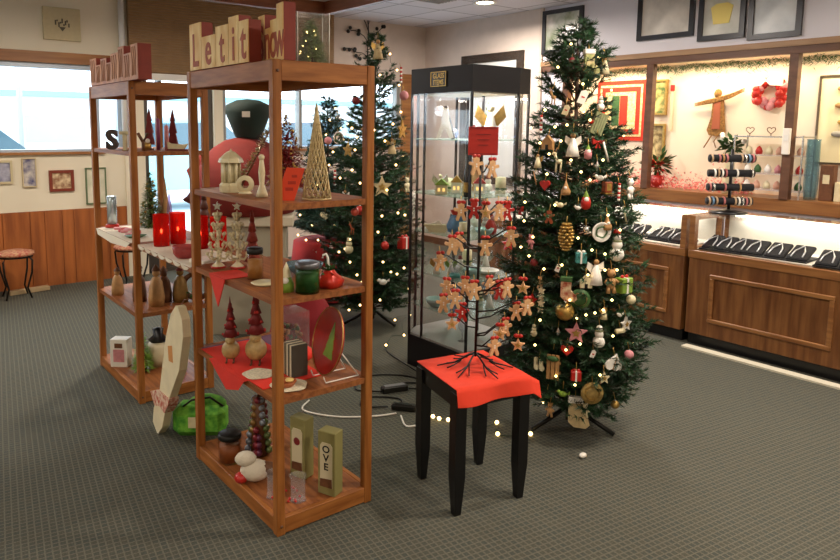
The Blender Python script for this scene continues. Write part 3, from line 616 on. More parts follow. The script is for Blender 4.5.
FAR_BULBS = [(3.099, 4.552, 1.708), (3.045, 4.376, 1.583), (3.049, 4.314, 1.515), (3.385, 4.347, 2.162), (3.428, 4.31, 2.038), (3.236, 4.277, 1.988), (3.442, 4.3, 1.922), (3.404, 4.224, 1.71), (3.287, 4.174, 1.616), (3.203, 4.163, 1.487), (3.272, 4.112, 1.306), (3.128, 4.094, 0.925), (3.256, 4.06, 0.943), (3.323, 4.058, 0.923), (3.178, 4.039, 0.497), (3.229, 4.029, 0.477), (3.295, 4.026, 0.517), (3.365, 4.047, 0.338), (3.12, 4.065, 0.577), (3.093, 4.095, 0.805), (3.178, 4.1, 1.119), (3.407, 4.095, 0.217), (3.46, 4.143, 0.092), (2.997, 4.304, 1.265), (2.961, 4.414, 1.198), (3.018, 4.227, 1.17), (2.947, 4.477, 1.062), (3.068, 4.154, 1.067), (3.03, 4.165, 0.932), (2.944, 4.25, 0.744), (2.923, 4.287, 0.664), (2.905, 4.343, 0.634), (2.938, 4.241, 0.568), (2.965, 4.186, 0.474), (2.989, 4.153, 0.423), (3.31, 4.038, 0.732), (3.118, 4.095, 0.276), (3.264, 4.091, 0.095), (3.006, 4.201, 0.23), (2.968, 4.296, 0.176), (3.089, 4.199, 1.344), (3.138, 4.218, 1.569), (3.028, 4.31, 1.417), (3.167, 3.858, 0.05), (2.911, 3.747, 0.05)]
SMALL_BULBS = [(3.514, 5.323, 1.762), (3.421, 5.265, 1.652), (3.531, 5.25, 1.581), (3.363, 5.24, 1.518), (3.534, 5.205, 1.473), (3.31, 5.224, 1.385), (3.389, 5.166, 1.368), (3.341, 5.157, 1.253), (3.48, 5.108, 1.189), (3.242, 5.184, 1.077), (3.241, 5.117, 0.815), (3.331, 5.045, 0.727), (3.199, 5.116, 0.594), (3.173, 5.176, 0.724), (3.136, 5.217, 0.586), (3.325, 5.084, 0.947), (3.516, 5.145, 1.312), (3.108, 5.31, 0.622), (3.254, 5.172, 0.381), (3.134, 5.317, 0.801)]
FAR_ORN = [
    ('angel', 3.271, 4.352, 2.2, 0.155, -0.4, 'beige', 'burlap angel topper on the tall tree behind the shelf unit'),
    ('bear', 3.102, 4.271, 1.584, 0.122, -0.91, 'tan', 'tan bear ornament on the right of the shelf post, upper part of the far tree'),
    ('star', 3.395, 4.196, 1.571, 0.14, 0.42, 'gold', 'golden openwork star at the right edge of the far tree'),
    ('angel', 3.264, 4.154, 1.457, 0.122, -0.11, 'beige', 'beige angel beside the golden openwork star on the far tree'),
    ('star', 3.149, 4.125, 1.142, 0.152, -0.44, 'beige', 'large pale beige star in the middle of the far tree'),
    ('bear', 3.38, 4.108, 1.156, 0.109, 0.28, 'ivory', 'ivory bear at the right edge of the far tree near the glass case'),
    ('ball', 3.472, 4.273, 1.845, 0.079, 0.88, 'pink', 'pinkish ball high on the right edge of the far tree'),
    ('candy', 3.452, 4.289, 2.0, 0.11, 0.87, 'redp', 'red and white candy ornament near the far tree top'),
    ('gift', 3.309, 4.047, 0.715, 0.108, 0.06, 'redp', 'red plaid bundle at the right edge of the far tree'),
    ('snowman', 2.945, 4.265, 0.696, 0.122, -1.14, 'ivory', 'cream snowman on the far tree above the shelf with the green jar'),
    ('ball', 3.008, 4.212, 0.967, 0.076, -0.93, 'redp', 'red ball ornament beside the shelf post on the far tree'),
    ('star', 3.017, 4.389, 1.414, 0.108, -1.46, 'gold', 'golden star on the far tree left of the shelf post'),
    ('ball', 3.102, 4.405, 1.798, 0.07, -1.49, 'dred', 'dark red ball high on the left of the far tree'),
    ('angel', 2.961, 4.346, 1.064, 0.108, -1.35, 'white', 'small white angel on the left half of the far tree'),
    ('deer', 2.962, 4.251, 0.827, 0.091, -1.09, 'rust', 'rust reindeer on the left half of the far tree'),
    ('ball', 3.144, 4.074, 0.704, 0.068, -0.39, 'redp', 'bright red ball low in the middle of the far tree'),
    ('bird', 3.124, 4.067, 0.421, 0.091, -0.43, 'white', 'white bird low on the far tree'),
    ('plate', 3.462, 5.195, 1.491, 0.108, 0.01, 'silver', 'silver disc on the small tree behind the lattice cone'),
    ('ball', 3.368, 5.215, 1.473, 0.072, -0.57, 'pink', 'pink ball on the small tree'),
    ('candy', 3.373, 5.109, 1.139, 0.125, -0.33, 'redp', 'red striped candy on the small tree'),
    ('bird', 3.218, 5.165, 0.477, 0.09, -0.89, 'white', 'white bird low on the small tree'),
    ('candle', 3.311, 5.078, 0.499, 0.125, -0.49, 'white', 'white candy cane low on the small tree'),
    ('ball', 3.523, 5.287, 1.671, 0.064, 0.71, 'silver', 'silver ball near the small tree top'),
    ('heart', 3.261, 5.099, 0.807, 0.08, -0.65, 'ivory', 'ivory heart on the small tree'),
]
GINGER_POS = [(2.06, 2.052, 1.433), (2.151, 2.047, 1.418), (2.042, 2.116, 1.234), (2.072, 2.068, 1.245), (2.077, 2.003, 1.239), (2.194, 2.039, 1.231), (1.979, 2.1, 1.094), (2.052, 2.134, 1.096), (2.113, 2.038, 1.086), (2.229, 2.013, 1.092), (2.163, 1.938, 1.134), (1.994, 2.189, 1.009), (1.994, 2.164, 0.827), (1.994, 2.089, 0.861), (2.006, 2.118, 0.746), (2.082, 2.136, 0.779), (2.048, 2.086, 0.911), (2.036, 2.02, 0.908), (2.11, 1.965, 0.664), (2.238, 1.945, 0.655), (2.229, 2.014, 0.716), (2.181, 2.012, 0.89), (2.17, 1.958, 0.911), (2.273, 1.993, 0.786), (2.248, 1.937, 0.908), (2.182, 2.074, 0.9), (2.288, 1.945, 0.817), (2.245, 2.039, 1.228), (2.041, 2.192, 0.887), (2.159, 1.979, 0.71)]
# ================================================================== SHELF UNITS
def shelf_unit(x, y, label, zs):
    A, B, H, P = .455, .81, 1.83, .036
    t = thing('shelf_unit', label, 'shelf unit', (x, y, 0))
    for px in (0, A-P):
        for py in (0, B-P): MB().bb(px, py, 0, px+P, py+P, H, None, .003).build('post', oak, t)
    for (z0, z1) in ((H-.075, H-.001), (.005, .07)):
        for q in ((P, .003, z0, A-P, .025, z1), (P, B-.025, z0, A-P, B-.003, z1), (.003, P, z0, .025, B-P, z1), (A-.025, P, z0, A-.003, B-P, z1)):
            MB().bb(*q, None, .002).build('rail', oakh, t)
    MB().bb(.026, .026, H-.022, A-.026, B-.026, H-.002).build('top_board', oaks, t)
    MB().bb(.026, .026, .045, A-.026, B-.026, .069).build('bottom_board', oaks, t)
    for z in zs: MB().slab([(P+.001, .006), (A-P-.001, .006), (A-P-.001, P+.001), (A-.006, P+.001), (A-.006, B-P-.001), (A-P-.001, B-P-.001), (A-P-.001, B-.006), (P+.001, B-.006), (P+.001, B-P-.001), (.006, B-P-.001), (.006, P+.001), (P+.001, P+.001)], z-.024, z).build('shelf', oaks, t)
    pg = MB()
    for z in (H-.04, .04): pg.lathe([(0, 0), (.006, 0), (.006, .003), (0, .003)], n=8, M=T(P/2, -.001, z) @ RX(PI/2))
    pg.build('screw_plug', darkw, t)
    return t
UX, UY = 1.2, 2.22; VX, VY = 1.185, 3.82
shelf_unit(UX, UY, 'tall open oak shelf unit nearest the camera with a letter block sign on top', (.555, .945, 1.305))
shelf_unit(VX, VY, 'tall open oak shelf unit farther back on the left with red candles beside it', (.53, .93, 1.445))
t = thing('bridge_board', 'oak board bridging the two shelf units under the red glass candles', 'shelf board', (1.19, 3.028, .905))
MB().bb(.01, .004, 0, .44, .788, .024, None, .002).build('board', oaks, t)
# letter blocks
blockf = mat('block_front', '#f2d79a', .6, col2='#dcae68', nscale=9, stretch=(2, 2, .6)); blocks = mat('block_side_red', '#8e3325', .6, noise=.15, nscale=20)
carve = mat('carved_letter', '#a34a28', .6)
def block(t, y0, y1, z1, ch, D=.06, grooves=False, mf=None):
    # front at local x=0 facing -X, y runs up
    b = MB().bb(.004, y0+.001, 0, D, y1-.001, z1).build('letter_block', blocks, t)
    MB().bb(0, y0+.002, .001, .0045, y1-.002, z1-.001).build('front_face', mf or blockf, b)
    w_ = y1-y0
    if grooves:
        g = MB()
        for q in range(3):
            yy = y0+w_*(.25+.25*q); g.tube([(-.001, yy+.006*math.sin(i*1.7+q), z1*(.12+.2*i)) for i in range(5)], .0035, 5)
        g.build('carved_groove', mat('groove', '#a97a60', .7), b)
    else:
        fs = (z1*.98 if ch.isupper() else .19)
        text('carved_letter', ch, fs, carve, b, (-.0005, (y0+y1)/2, .018), (PI/2, 0, -PI/2), .0012, .72, .003)
t = thing('letter_block_sign', 'wooden block sign', 'sign', (1.2, 2.411, 1.831))
t['label'] = 'wooden block sign reading Let it, standing farther left on the near shelf unit'
ys = [2.986, 2.857, 2.71, 2.585, 2.496, 2.411]; zt = [.20, .135, .162, .185, .16]
for k, ch in enumerate('Letit'): block(t, ys[k+1]-2.411, ys[k]-2.411, zt[k], ch, .055)
t = thing('letter_block_sign', 'wooden block sign reading Snow at the front corner of the near shelf unit', 'sign', (1.25, 2.235, 1.831), R_(-8))
zt = [.185, .13, .155, .205]
for k, ch in enumerate('SnoW'[:3]+'w'): block(t, .066*(3-k), .066*(4-k), zt[k] if k < 3 else .205, ch, .05)
t = thing('letter_block_sign', 'weathered pinkish block sign on top of the far shelf unit', 'sign', (1.188, 3.668, 1.831))
ys = [4.581, 4.45, 4.35, 4.23, 4.14, 4.0, 3.90, 3.775, 3.668]; zt = [.165, .12, .15, .12, .165, .19, .145, .185]
pf = mat('block_front_pink', '#d8a88c', .7, col2='#b98f84', nscale=7, stretch=(2, 2, .6))
for k in range(8): block(t, ys[k+1]-3.668, ys[k]-3.668, zt[k], 'x', .075, True, pf)
# ================================================================== GENERIC SHAPES
KEYC = {'ivory': ivory, 'white': whitec, 'tan': tanw, 'redp': redp, 'sage': mat('sage', '#8a8f66', .7, noise=.15, nscale=40), 'pink': pink, 'brown': mat('lantern_brown', '#8a4526', .5), 'silver': silver, 'gold': gold,
        'rust': mat('rust', '#a4512c', .6), 'dred': dred, 'teal': teal, 'leafg': leafg, 'woven': mat('woven_straw', '#ad8f4f', .7, noise=.4, nscale=60), 'lime': lime, 'beige': mat('burlap', '#c8b083', .8, noise=.12, nscale=60),
        'beige_print': mat('printed_cloth', '#d3bd8b', .8, col2='#8d9a5a', nscale=30), 'multi': mat('patchwork', '#d8c8a0', .8, col2='#a44a34', nscale=45)}
def circ(r, n=20, cx=0, cz=0, a0=0, a1=2*PI): return [(cx+r*math.cos(a0+(a1-a0)*i/n), cz+r*math.sin(a0+(a1-a0)*i/n)) for i in range(n)]
def star_pts(R, r, n=5): return [((R if i % 2 == 0 else r)*math.sin(PI*i/n), (R if i % 2 == 0 else r)*math.cos(PI*i/n)) for i in range(2*n)]
GM = [(0, .5), (.13, .47), (.19, .36), (.17, .24), (.1, .19), (.22, .2), (.36, .24), (.42, .15), (.36, .06), (.18, .03), (.17, -.1), (.28, -.36), (.25, -.48), (.13, -.48), (.04, -.24), (0, -.2)]
GMAN = GM+[(-x, z) for x, z in reversed(GM[1:-1])]
SOCK = [(-.2, .5), (.2, .5), (.2, -.05), (.42, -.22), (.46, -.38), (.34, -.5), (-.02, -.48), (-.2, -.32)]
HEARTP = [(.5*math.sin(a)**3, .03+(13*math.cos(a)-5*math.cos(2*a)-2*math.cos(3*a)-math.cos(4*a))/32) for a in [i*2*PI/24 for i in range(24)]]
def sc_(p, s): return [(x*s, z*s) for x, z in p]
def ornament(kind, loc, s, ang, ckey, label, cat='ornament', group=None):
    c = KEYC[ckey]; f = MB(); mats = [c, redp, whitec, leafg, tanw, blackm, gold]; h = s/2; extra = None
    if kind == 'ginger': f.m(0).prism(sc_(GMAN, s), .012); f.m(2).prism(circ(.045*s, 8, 0, -.02*s), .016).prism(circ(.045*s, 8, 0, .1*s), .016)
    elif kind == 'star': f.prism(star_pts(h, h*.45), .012); f.m(6).prism(star_pts(h*.4, h*.2), .018)
    elif kind == 'stocking':
        f.prism(sc_(SOCK, s), .022); extra = ('cuff', MB().box((0, 0, h*.82), (s*.46, .03, s*.2), None, .003), whitec if ckey != 'multi' else leafg)
    elif kind == 'heart': f.prism(sc_(HEARTP, s), .012)
    elif kind == 'leaf':
        f.prism([(x, -z) for x, z in reversed(sc_(HEARTP, s))], .012, RY(.3)); f.m(4).prism([(-.002, -h*.7), (.002, -h*.7), (.002, h*.7), (-.002, h*.7)], .016, RY(.3))
    elif kind == 'tag': f.prism([(-h*.45, -h*.8), (h*.45, -h*.8), (h*.45, h*.6), (0, h*.9), (-h*.45, h*.6)], .006, RY(.35)); f.m(1).prism([(-h*.2, -.003), (h*.2, -.003), (h*.2, .003), (-h*.2, .003)], .009, RY(.35))
    elif kind == 'house': f.prism([(-h*.8, -h*.8), (h*.8, -h*.8), (h*.8, h*.2), (0, h), (-h*.8, h*.2)], .02); f.m(5).prism([(-h*.2, -h*.8), (h*.2, -h*.8), (h*.2, -h*.2), (-h*.2, -h*.2)], .024)
    elif kind == 'angel':
        f.lathe([(0, -h), (h*.5, -h), (h*.38, -h*.4), (h*.14, h*.35), (0, h*.38)], n=12); f.m(4).sph((0, 0, h*.55), h*.2, 8)
        w_ = MB()
        for q in (1, -1): w_.prism([(0, h*.2), (q*h*.55, h*.55), (q*h*.6, h*.1), (q*h*.3, -h*.25)][::q], .006, T(0, .012, 0))
        extra = ('wings', w_, gold if ckey != 'white' else whitec)
    elif kind == 'gnome': f.lathe([(0, -h), (h*.6, -h), (h*.62, -h*.5), (h*.3, h*.1), (0, h)], n=12); f.m(2).sph((0, -h*.35, -h*.1), h*.22, 8)
    elif kind == 'santa': f.lathe([(0, -h), (h*.45, -h*.8), (h*.5, -h*.2), (h*.35, h*.3), (0, h*.4)], n=12); f.m(2).sph((0, -h*.25, h*.05), h*.3, 8, (1, .8, 1)); extra = ('cap', MB().lathe([(h*.34, h*.25), (h*.3, h*.35), (0, h)], n=12), lime)
    elif kind == 'snowman':
        f.sph((0, 0, -h*.5), h*.5, 10).sph((0, 0, h*.15), h*.36, 10).sph((0, 0, h*.65), h*.26, 10); f.m(5).sph((-h*.09, -h*.24, h*.7), h*.05, 6).sph((h*.09, -h*.24, h*.7), h*.05, 6)
        extra = ('scarf', MB().lathe([(h*.26, h*.36), (h*.32, h*.4), (h*.32, h*.46), (h*.24, h*.5)], n=12), KEYC['sage'])
    elif kind in ('bear', 'doll'):
        f.sph((0, 0, -h*.25), h*.38, 10, (1, .8, 1.2)).sph((0, 0, h*.5), h*.32, 10)
        for q in (1, -1): f.sph((q*h*.25, 0, h*.78), h*.12, 6).tube([(q*h*.25, 0, h*.05), (q*h*.55, -h*.1, -h*.2)], h*.13, 6).tube([(q*h*.18, 0, -h*.5), (q*h*.28, -h*.1, -h)], h*.15, 6)
        f.m(5).sph((0, -h*.33, h*.46), h*.06, 6)
    elif kind == 'deer':
        f.tube([(-h*.1, 0, -h*.1), (h*.3, 0, -h*.15)], h*.2, 8).tube([(-h*.1, 0, 0), (-h*.25, 0, h*.4)], h*.12, 6).sph((-h*.32, 0, h*.5), h*.17, 8, (1.3, .8, .9))
        for q in (-.1, .28): f.tube([(h*q, 0, -h*.2), (h*(q-.05), 0, -h)], h*.08, 5)
        f.m(4).tube([(-h*.25, 0, h*.6), (-h*.1, 0, h)], h*.04, 4).tube([(-h*.35, 0, h*.6), (-h*.5, 0, h)], h*.04, 4)
    elif kind == 'stick': f.tube([(-h*.35, 0, h), (h*.35, 0, -h)], h*.1, 6)
    elif kind == 'candy':
        n = 8
        for i in range(n): f.m(0 if i % 2 == 0 else 2).tube([(0, 0, h-i*s/n), (0, 0, h-(i+1)*s/n)], h*.16, 8)
    elif kind == 'plaque':
        for q in range(5): f.prism([(-h*.55+q*h*.22, -h*.9), (-h*.37+q*h*.22, -h*.9), (-h*.37+q*h*.22, h*.9), (-h*.55+q*h*.22, h*.9)], .014, RY(.35))
    elif kind == 'bird':
        f.sph((0, 0, 0), h*.55, 8, (1.2, .7, .8)).sph((-h*.6, 0, h*.3), h*.28, 8); f.prism([(h*.3, 0), (h, h*.5), (h, h*.1)], .008); f.m(6).lathe([(h*.1, 0), (0, h*.3)], n=6, M=T(-h*.82, 0, h*.3) @ RY(-PI/2))
    elif kind == 'lantern': f.box((0, 0, -h*.1), (s*.5, s*.5, s*.7), None, .004); f.m(5).lathe([(h*.6, h*.6), (0, h)], n=4, M=RZ(PI/4)); f.m(6).box((0, 0, -h*.1), (s*.3, s*.53, s*.45)).box((0, 0, -h*.9), (s*.6, s*.6, s*.06))
    elif kind == 'crystal': f.lathe([(0, -h), (h*.45, 0), (0, h)], n=6, smooth=False)
    elif kind == 'cone':
        for i in range(9):
            zz = -h+s*i/9; r = h*.42*math.sin(PI*(i+1.2)/11)
            for j in range(7):
                a = j*2*PI/7+i*.45; f.sph((r*math.cos(a), r*math.sin(a), zz+h*.12), h*.17, 5, (1, 1, .6))
    elif kind in ('ball', 'bulbball'): f.sph((0, 0, -h*.1), h*.85, 14); extra = ('cap', MB().lathe([(h*.16, 0), (h*.16, h*.16), (0, h*.2)], (0, 0, h*.7), 8), silver)
    elif kind == 'bow':
        for q in (1, -1): f.prism([(0, 0), (q*h, h*.6), (q*h*.9, -h*.4)][::-q], .012).prism([(0, 0), (q*h*.5, -h), (q*h*.2, -h)][::-q], .006)
        f.sph((0, 0, 0), h*.22, 6)
    elif kind == 'plate': f.lathe([(0, -.004), (h*.8, -.004), (h, .006), (h*.95, .01), (h*.75, 0), (0, 0)], n=24, M=RX(PI/2)); f.m(3).lathe([(h*.45, .006), (h*.62, .006), (h*.55, .011)], n=20, M=RX(PI/2), wob=.06)
    elif kind == 'gift': f.box((0, 0, -h*.1), (s*.75, s*.5, s*.75), None, .004); f.m(2).box((0, 0, -h*.1), (s*.12, s*.52, s*.77)); extra = ('bow', MB().sph((-h*.3, 0, h*.75), h*.22, 6, (1.3, .6, 1)).sph((h*.3, 0, h*.75), h*.22, 6, (1.3, .6, 1)), whitec if ckey == 'teal' else redp)
    elif kind == 'candle':
        for q in range(4): f.prism(star_pts(h*.3, h*.14), .014, T(0, 0, h*.72-q*h*.48))
    elif kind == 'disc': f.lathe([(0, -.006), (h, -.006), (h, .006), (0, .006)], n=24, M=RX(PI/2)); f.m(4 if ckey != 'woven' else 6).lathe([(h*.55, .004), (h*.7, .004), (h*.62, .012)], n=24, M=RX(PI/2))
    elif kind == 'sled':
        for q in range(3): f.prism([(-h*.36+q*h*.26, -h), (-h*.16+q*h*.26, -h), (-h*.16+q*h*.26, h*.5), (-h*.36+q*h*.26, h*.5)], .012)
        f.m(3).sph((0, -.012, h*.3), h*.25, 6, (1.6, .5, .7)); f.m(4).box((0, .01, -h*.6), (s*.42, .008, s*.06)).box((0, .01, 0), (s*.42, .008, s*.06))
    elif kind == 'boots':
        for q in (-.45, .3): f.prism([(x*h*.9+q*h, z*s*.8) for x, z in SOCK], .016)
    elif kind == 'capsule': f.tube([(-h*1.1, 0, 0), (h*1.1, 0, 0)], h*.55, 10)
    name = {'ginger': 'gingerbread_man', 'bulbball': 'glass_ball', 'ball': 'ball_ornament', 'star': 'star_ornament', 'cone': 'pinecone_ornament', 'tag': 'card_ornament', 'stick': 'stick_ornament', 'candy': 'candy_ornament', 'disc': 'disc_ornament', 'plate': 'plate_ornament', 'bird': 'bird_ornament'}.get(kind, kind+'_ornament')
    o = f.build(name, mats, None, loc, ang); tag(o, label, cat, group)
    if extra: extra[1].build(extra[0], extra[2], o)
    MB().tube([(0, 0, h*.85), (0, .006, h+.012), (0, .012, h+.03)], .0018, 4).build('hanging_loop', gold, o)
    return o
# ================================================================== CHRISTMAS TREES
def tree(name, label, base, top, H, tab, nb, seed, nm, zmin, mess=1.0, stand=True, z0=.03):
    rr = random.Random(seed); t = thing(name, label, 'christmas tree', (base[0], base[1], 0))
    lean = Vector(((top[0]-base[0])/H, (top[1]-base[1])/H, 0))
    def rad(z):
        if z <= tab[0][0]: return tab[0][1]
        for (a, b_), (c_, d) in zip(tab, tab[1:]):
            if z <= c_: return b_+(d-b_)*(z-a)/(c_-a)
        return tab[-1][1]
    MB().tube([lean*q+Vector((0, 0, q)) for q in (z0, H*.5, H*.95)], .02, 8, [.024, .018, .006]).build('trunk', bark, t)
    vs = []; fs = []; tv = MB()
    def needles(a, b_, n, L):
        d = (b_-a); ln = d.length; dn = d.normalized()
        e1 = dn.cross(Vector((0, 0, 1))); e1 = e1.normalized() if e1.length > 1e-4 else Vector((1, 0, 0)); e2 = dn.cross(e1)
        for i in range(n):
            u = rr.random(); ph = rr.uniform(0, 2*PI); side = e1*math.cos(ph)+e2*math.sin(ph)
            p = a+d*u; q = p+(side*.75+dn*.65)*L*rr.uniform(.7, 1.15); wv = dn.cross(side)*.003
            k = len(vs); vs.extend((p-wv, p+wv, q)); fs.append((k, k+1, k+2))
    for i in range(nb):
        u = (i+rr.random())/nb
        z = zmin+(H-zmin)*(1-(1-u)**1.0); z = zmin + (H-zmin)*(1-math.sqrt(1-u)*1.0) if rr.random() < .75 else z
        az = i*2.39996+rr.uniform(-.3, .3); r = rad(z)*rr.uniform(.82, 1.12)*mess
        if r < .03: r = .03
        o = Vector((0, 0, z))+lean*z; dr = Vector((math.cos(az), math.sin(az), 0)); upk = rr.uniform(-.05, .35) if z < H*.8 else rr.uniform(.3, 1.2)
        tip = o+dr*r+Vector((0, 0, r*upk)); st = o+dr*min(.02, r*.3)-Vector((0, 0, r*.12))
        tv.tube([st, (st+tip)/2-Vector((0, 0, r*.04)), tip], .003, 3, [.0045, .003, .0015])
        needles(st+(tip-st)*.25, tip+(tip-st).normalized()*.01, int(26+r*110), .034)
        nt_ = int(3+r*16)
        for j in range(nt_):
            s_ = .25+.75*(j+rr.random())/nt_; p = st+(tip-st)*s_; a2 = az+rr.choice((-1, 1))*rr.uniform(.5, 1.1)
            L = r*rr.uniform(.22, .42)*(1.25-s_*.6); L = max(L, .045)
            q = p+Vector((math.cos(a2), math.sin(a2), rr.uniform(-.15, .45)))*L
            tv.tube([p, q], .0015, 3); needles(p, q, int(14+L*150), .032)
    tv.build('branches', bark, t)
    me = bpy.data.meshes.new('foliage'); me.from_pydata([tuple(v) for v in vs], [], fs); me.materials.append(nm)
    fo = bpy.data.objects.new('foliage', me); C.objects.link(fo); fo.parent = t
    if stand:
        for k in range(3):
            a = R_(-75+k*120); MB().tube([(0, 0, .12), (.12*math.cos(a), .12*math.sin(a), .06), (.24*math.cos(a), .24*math.sin(a), .012)], .012, 6).build('stand_leg', blackm, t)
    return t
def light_string(label, pts, base, seed, r=.0085):
    t = thing('light_string', label, 'string lights', (base[0], base[1], 0)); B_ = Vector((base[0], base[1], 0))
    ps = sorted(pts, key=lambda p: -p[2]); w_ = MB()
    for a, b_ in zip(ps, ps[1:]):
        a = Vector(a)-B_; b_ = Vector(b_)-B_; m = (a+b_)/2; m.x *= .85; m.y *= .85
        w_.tube([a, m, b_], .0018, 3)
    w_.build('wire', mat('green_wire', '#16301c', .5), t)
    proto = MB().sph((0, 0, 0), r, 8).build('bulb', bulbm, t, Vector(ps[0])-B_)
    for p in ps[1:]:
        o = proto.copy(); C.objects.link(o); o.parent = t; o.location = Vector(p)-B_
    return t
MT = [(.2, .27), (.35, .345), (.6, .335), (.9, .325), (1.25, .29), (1.5, .24), (1.75, .165), (1.95, .10), (2.12, .02)]
FT = [(.15, .3), (.4, .37), (.8, .35), (1.2, .30), (1.6, .22), (1.95, .14), (2.3, .02)]
ST = [(.4, .26), (.6, .34), (1.0, .28), (1.4, .18), (1.82, .02)]
tree('christmas_tree', 'tall slim decorated christmas tree in front of the counters, right of the red cloth stand', (2.985, 2.21), (2.95, 2.245), 2.12, MT, 600, 11, needle, .13)
tree('christmas_tree', 'tall decorated christmas tree behind the near shelf unit, left of the glass case', (3.28, 4.42), (3.30, 4.42), 2.3, FT, 480, 12, needle, .15)
tree('christmas_tree', 'smaller bluish christmas tree standing on the red table behind the shelves', (3.46, 5.36), (3.46, 5.36), 1.84, ST, 280, 13, needle2, .60, stand=False, z0=.548)
def sides(pts, base, n, tab, H, seed):     # lights on the far side of the tree too
    rr = random.Random(seed); out = list(pts)
    for k in range(n):
        z = rr.uniform(.3, H*.92); a = rr.uniform(-.7, 2.2); r = 0
        for (q, b_), (c_, d) in zip(tab, tab[1:]):
            if q <= z <= c_: r = b_+(d-b_)*(z-q)/(c_-q)
        out.append((base[0]+r*math.cos(a), base[1]+r*math.sin(a), z))
    return out
light_string('warm white fairy lights wound round the main tree in front of the counters', sides(MAIN_BULBS, (2.97, 2.22), 12, MT, 2.12, 1), (2.97, 2.22), 1, .0062)
light_string('warm white fairy lights wound round the tall tree behind the near shelf unit', sides(FAR_BULBS, (3.28, 4.42), 12, FT, 2.3, 2), (3.28, 4.42), 2, .0085)
light_string('warm white fairy lights on the smaller bluish tree', SMALL_BULBS, (3.46, 5.36), 3, .009)
for k in MAIN_ORN: ornament(k[0], k[1:4], k[4]*1.12, k[5], k[6], k[7], group='ornaments on the main tree')
for k in FAR_ORN: ornament(k[0], k[1:4], k[4]*1.12, k[5], k[6], k[7], group='ornaments on the trees behind')
# ================================================================== SMALL BLACK TABLE + GINGERBREAD STAND
c0 = Vector((2.075, 2.06)); an = math.atan2(1.926-2.256, 1.866-1.953)  # direction L->F
legs = [(1.953, 2.256), (1.866, 1.926), (2.201, 1.865), (2.279, 2.197)]
t = thing('side_table', 'small square black table with tapered legs carrying the red cloth', 'table', (c0.x, c0.y, 0))
TH = .545
def lc(i, e=0): p = Vector(legs[i])-c0; return p*(1+e)
for i in range(4):
    p = lc(i, -.06); f = MB(); q = .025; b_ = .015
    
    M = T(p.x, p.y, 0) @ RZ(R_(-12))
    f.add([(-b_, -b_, 0), (b_, -b_, 0), (b_, b_, 0), (-b_, b_, 0), (-q, -q, .16), (q, -q, .16), (q, q, .16), (-q, q, .16), (-q, -q, TH-.02), (q, -q, TH-.02), (q, q, TH-.02), (-q, q, TH-.02)],
          [(3, 2, 1, 0), (0, 1, 5, 4), (1, 2, 6, 5), (2, 3, 7, 6), (3, 0, 4, 7), (4, 5, 9, 8), (5, 6, 10, 9), (6, 7, 11, 10), (7, 4, 8, 11), (8, 9, 10, 11)], M)
    f.build('leg', black, t)
ap = MB(); ap.slab([tuple(lc(i, .02)) for i in range(4)], TH-.085, TH-.02); ap.build('apron', black, t)
MB().slab([tuple(lc(i, .06)) for i in range(4)], TH-.02, TH).build('table_top', black, t)
# red cloth with a drape over the front right sides
N = 22; vs = []; fs = []
L_, F_, Rr, B_ = [Vector((*lc(i, .09), 0)) for i in range(4)]
for i in range(N+1):
    for j in range(N+1):
        u = i/N; v = j/N      # u: L->F (towards camera) and B->R ; v: L->B side
        uu = u*1.22; vv = v*1.22
        uc, vc = min(uu, 1.0), min(vv, 1.0)
        p = L_*(1-uc)*(1-vc)+F_*uc*(1-vc)+Rr*uc*vc+B_*(1-uc)*vc
        ex, ey = max(uu-1, 0), max(vv-1, 0)
        dF = (F_-L_).normalized(); dB = (B_-L_).normalized(); z = TH+.004
        p = p+dF*ex*.07+dB*ey*.22; z -= ex*.30+ey*.13 + (.04*ex*ey*20 if 0 else 0)
        z += .0025*math.sin(u*17)*math.sin(v*13)
        if ex > 0: p = p+dF*.012*math.sin(v*9)*ex/.22
        vs.append((p.x, p.y, z))
for i in range(N):
    for j in range(N): a = i*(N+1)+j; fs.append((a, a+1, a+N+2, a+N+1))
n0 = len(vs); vs += [(x, y, z-.003) for x, y, z in vs]
fs += [tuple(reversed([q+n0 for q in f_])) for f_ in fs]
cl = MB().add(vs, fs, None, True).build('table_cloth', mat('bright_red_cloth', '#df3a1d', .85, noise=.08, nscale=14, bump=.2), None, (c0.x, c0.y, 0))
tag(cl, 'bright red cloth draped over the small black table', 'cloth')
t = thing('ornament_stand', 'black wire tree stand with curling twig feet on the red cloth, hung with gingerbread men', 'ornament stand', (2.09, 2.055, TH+.008))
MB().tube([(0, 0, .05), (.004, 0, .5), (0, 0, .93)], .0055, 8).build('pole', blackm, t)
for k in range(6):
    a = k*PI/3+.35; ca, sa = math.cos(a), math.sin(a); f = MB()
    f.tube([(0, 0, .065), (.03*ca, .03*sa, .055), (.085*ca, .085*sa, .022), (.165*ca, .165*sa, .004)], .004, 6, [.005, .0045, .004, .0025])
    for s_ in (-1, 1):
        b2 = a+s_*.45; f.tube([(.06*ca, .06*sa, .03), (.06*ca+.04*math.cos(b2), .06*sa+.04*math.sin(b2), .012), (.06*ca+.07*math.cos(b2), .06*sa+.07*math.sin(b2), .005)], .003, 5)
    f.build('root_foot', blackm, t)
PZ = TH+.008
rr = random.Random(6)
for k, (x, y, z) in enumerate(GINGER_POS):
    dx, dy = x-2.09, y-2.055; zz = z+.035-PZ; f = MB()
    f.tube([(0, 0, max(zz-.05, .1)), (dx*.35, dy*.35, zz-.045), (dx*.8, dy*.8, zz-.004), (dx, dy, zz+.002)], .003, 5, [.004, .0035, .003, .002])
    f.build('branch', blackm, t)
sides_ = ['upper', 'middle', 'lower']
cnt = {}
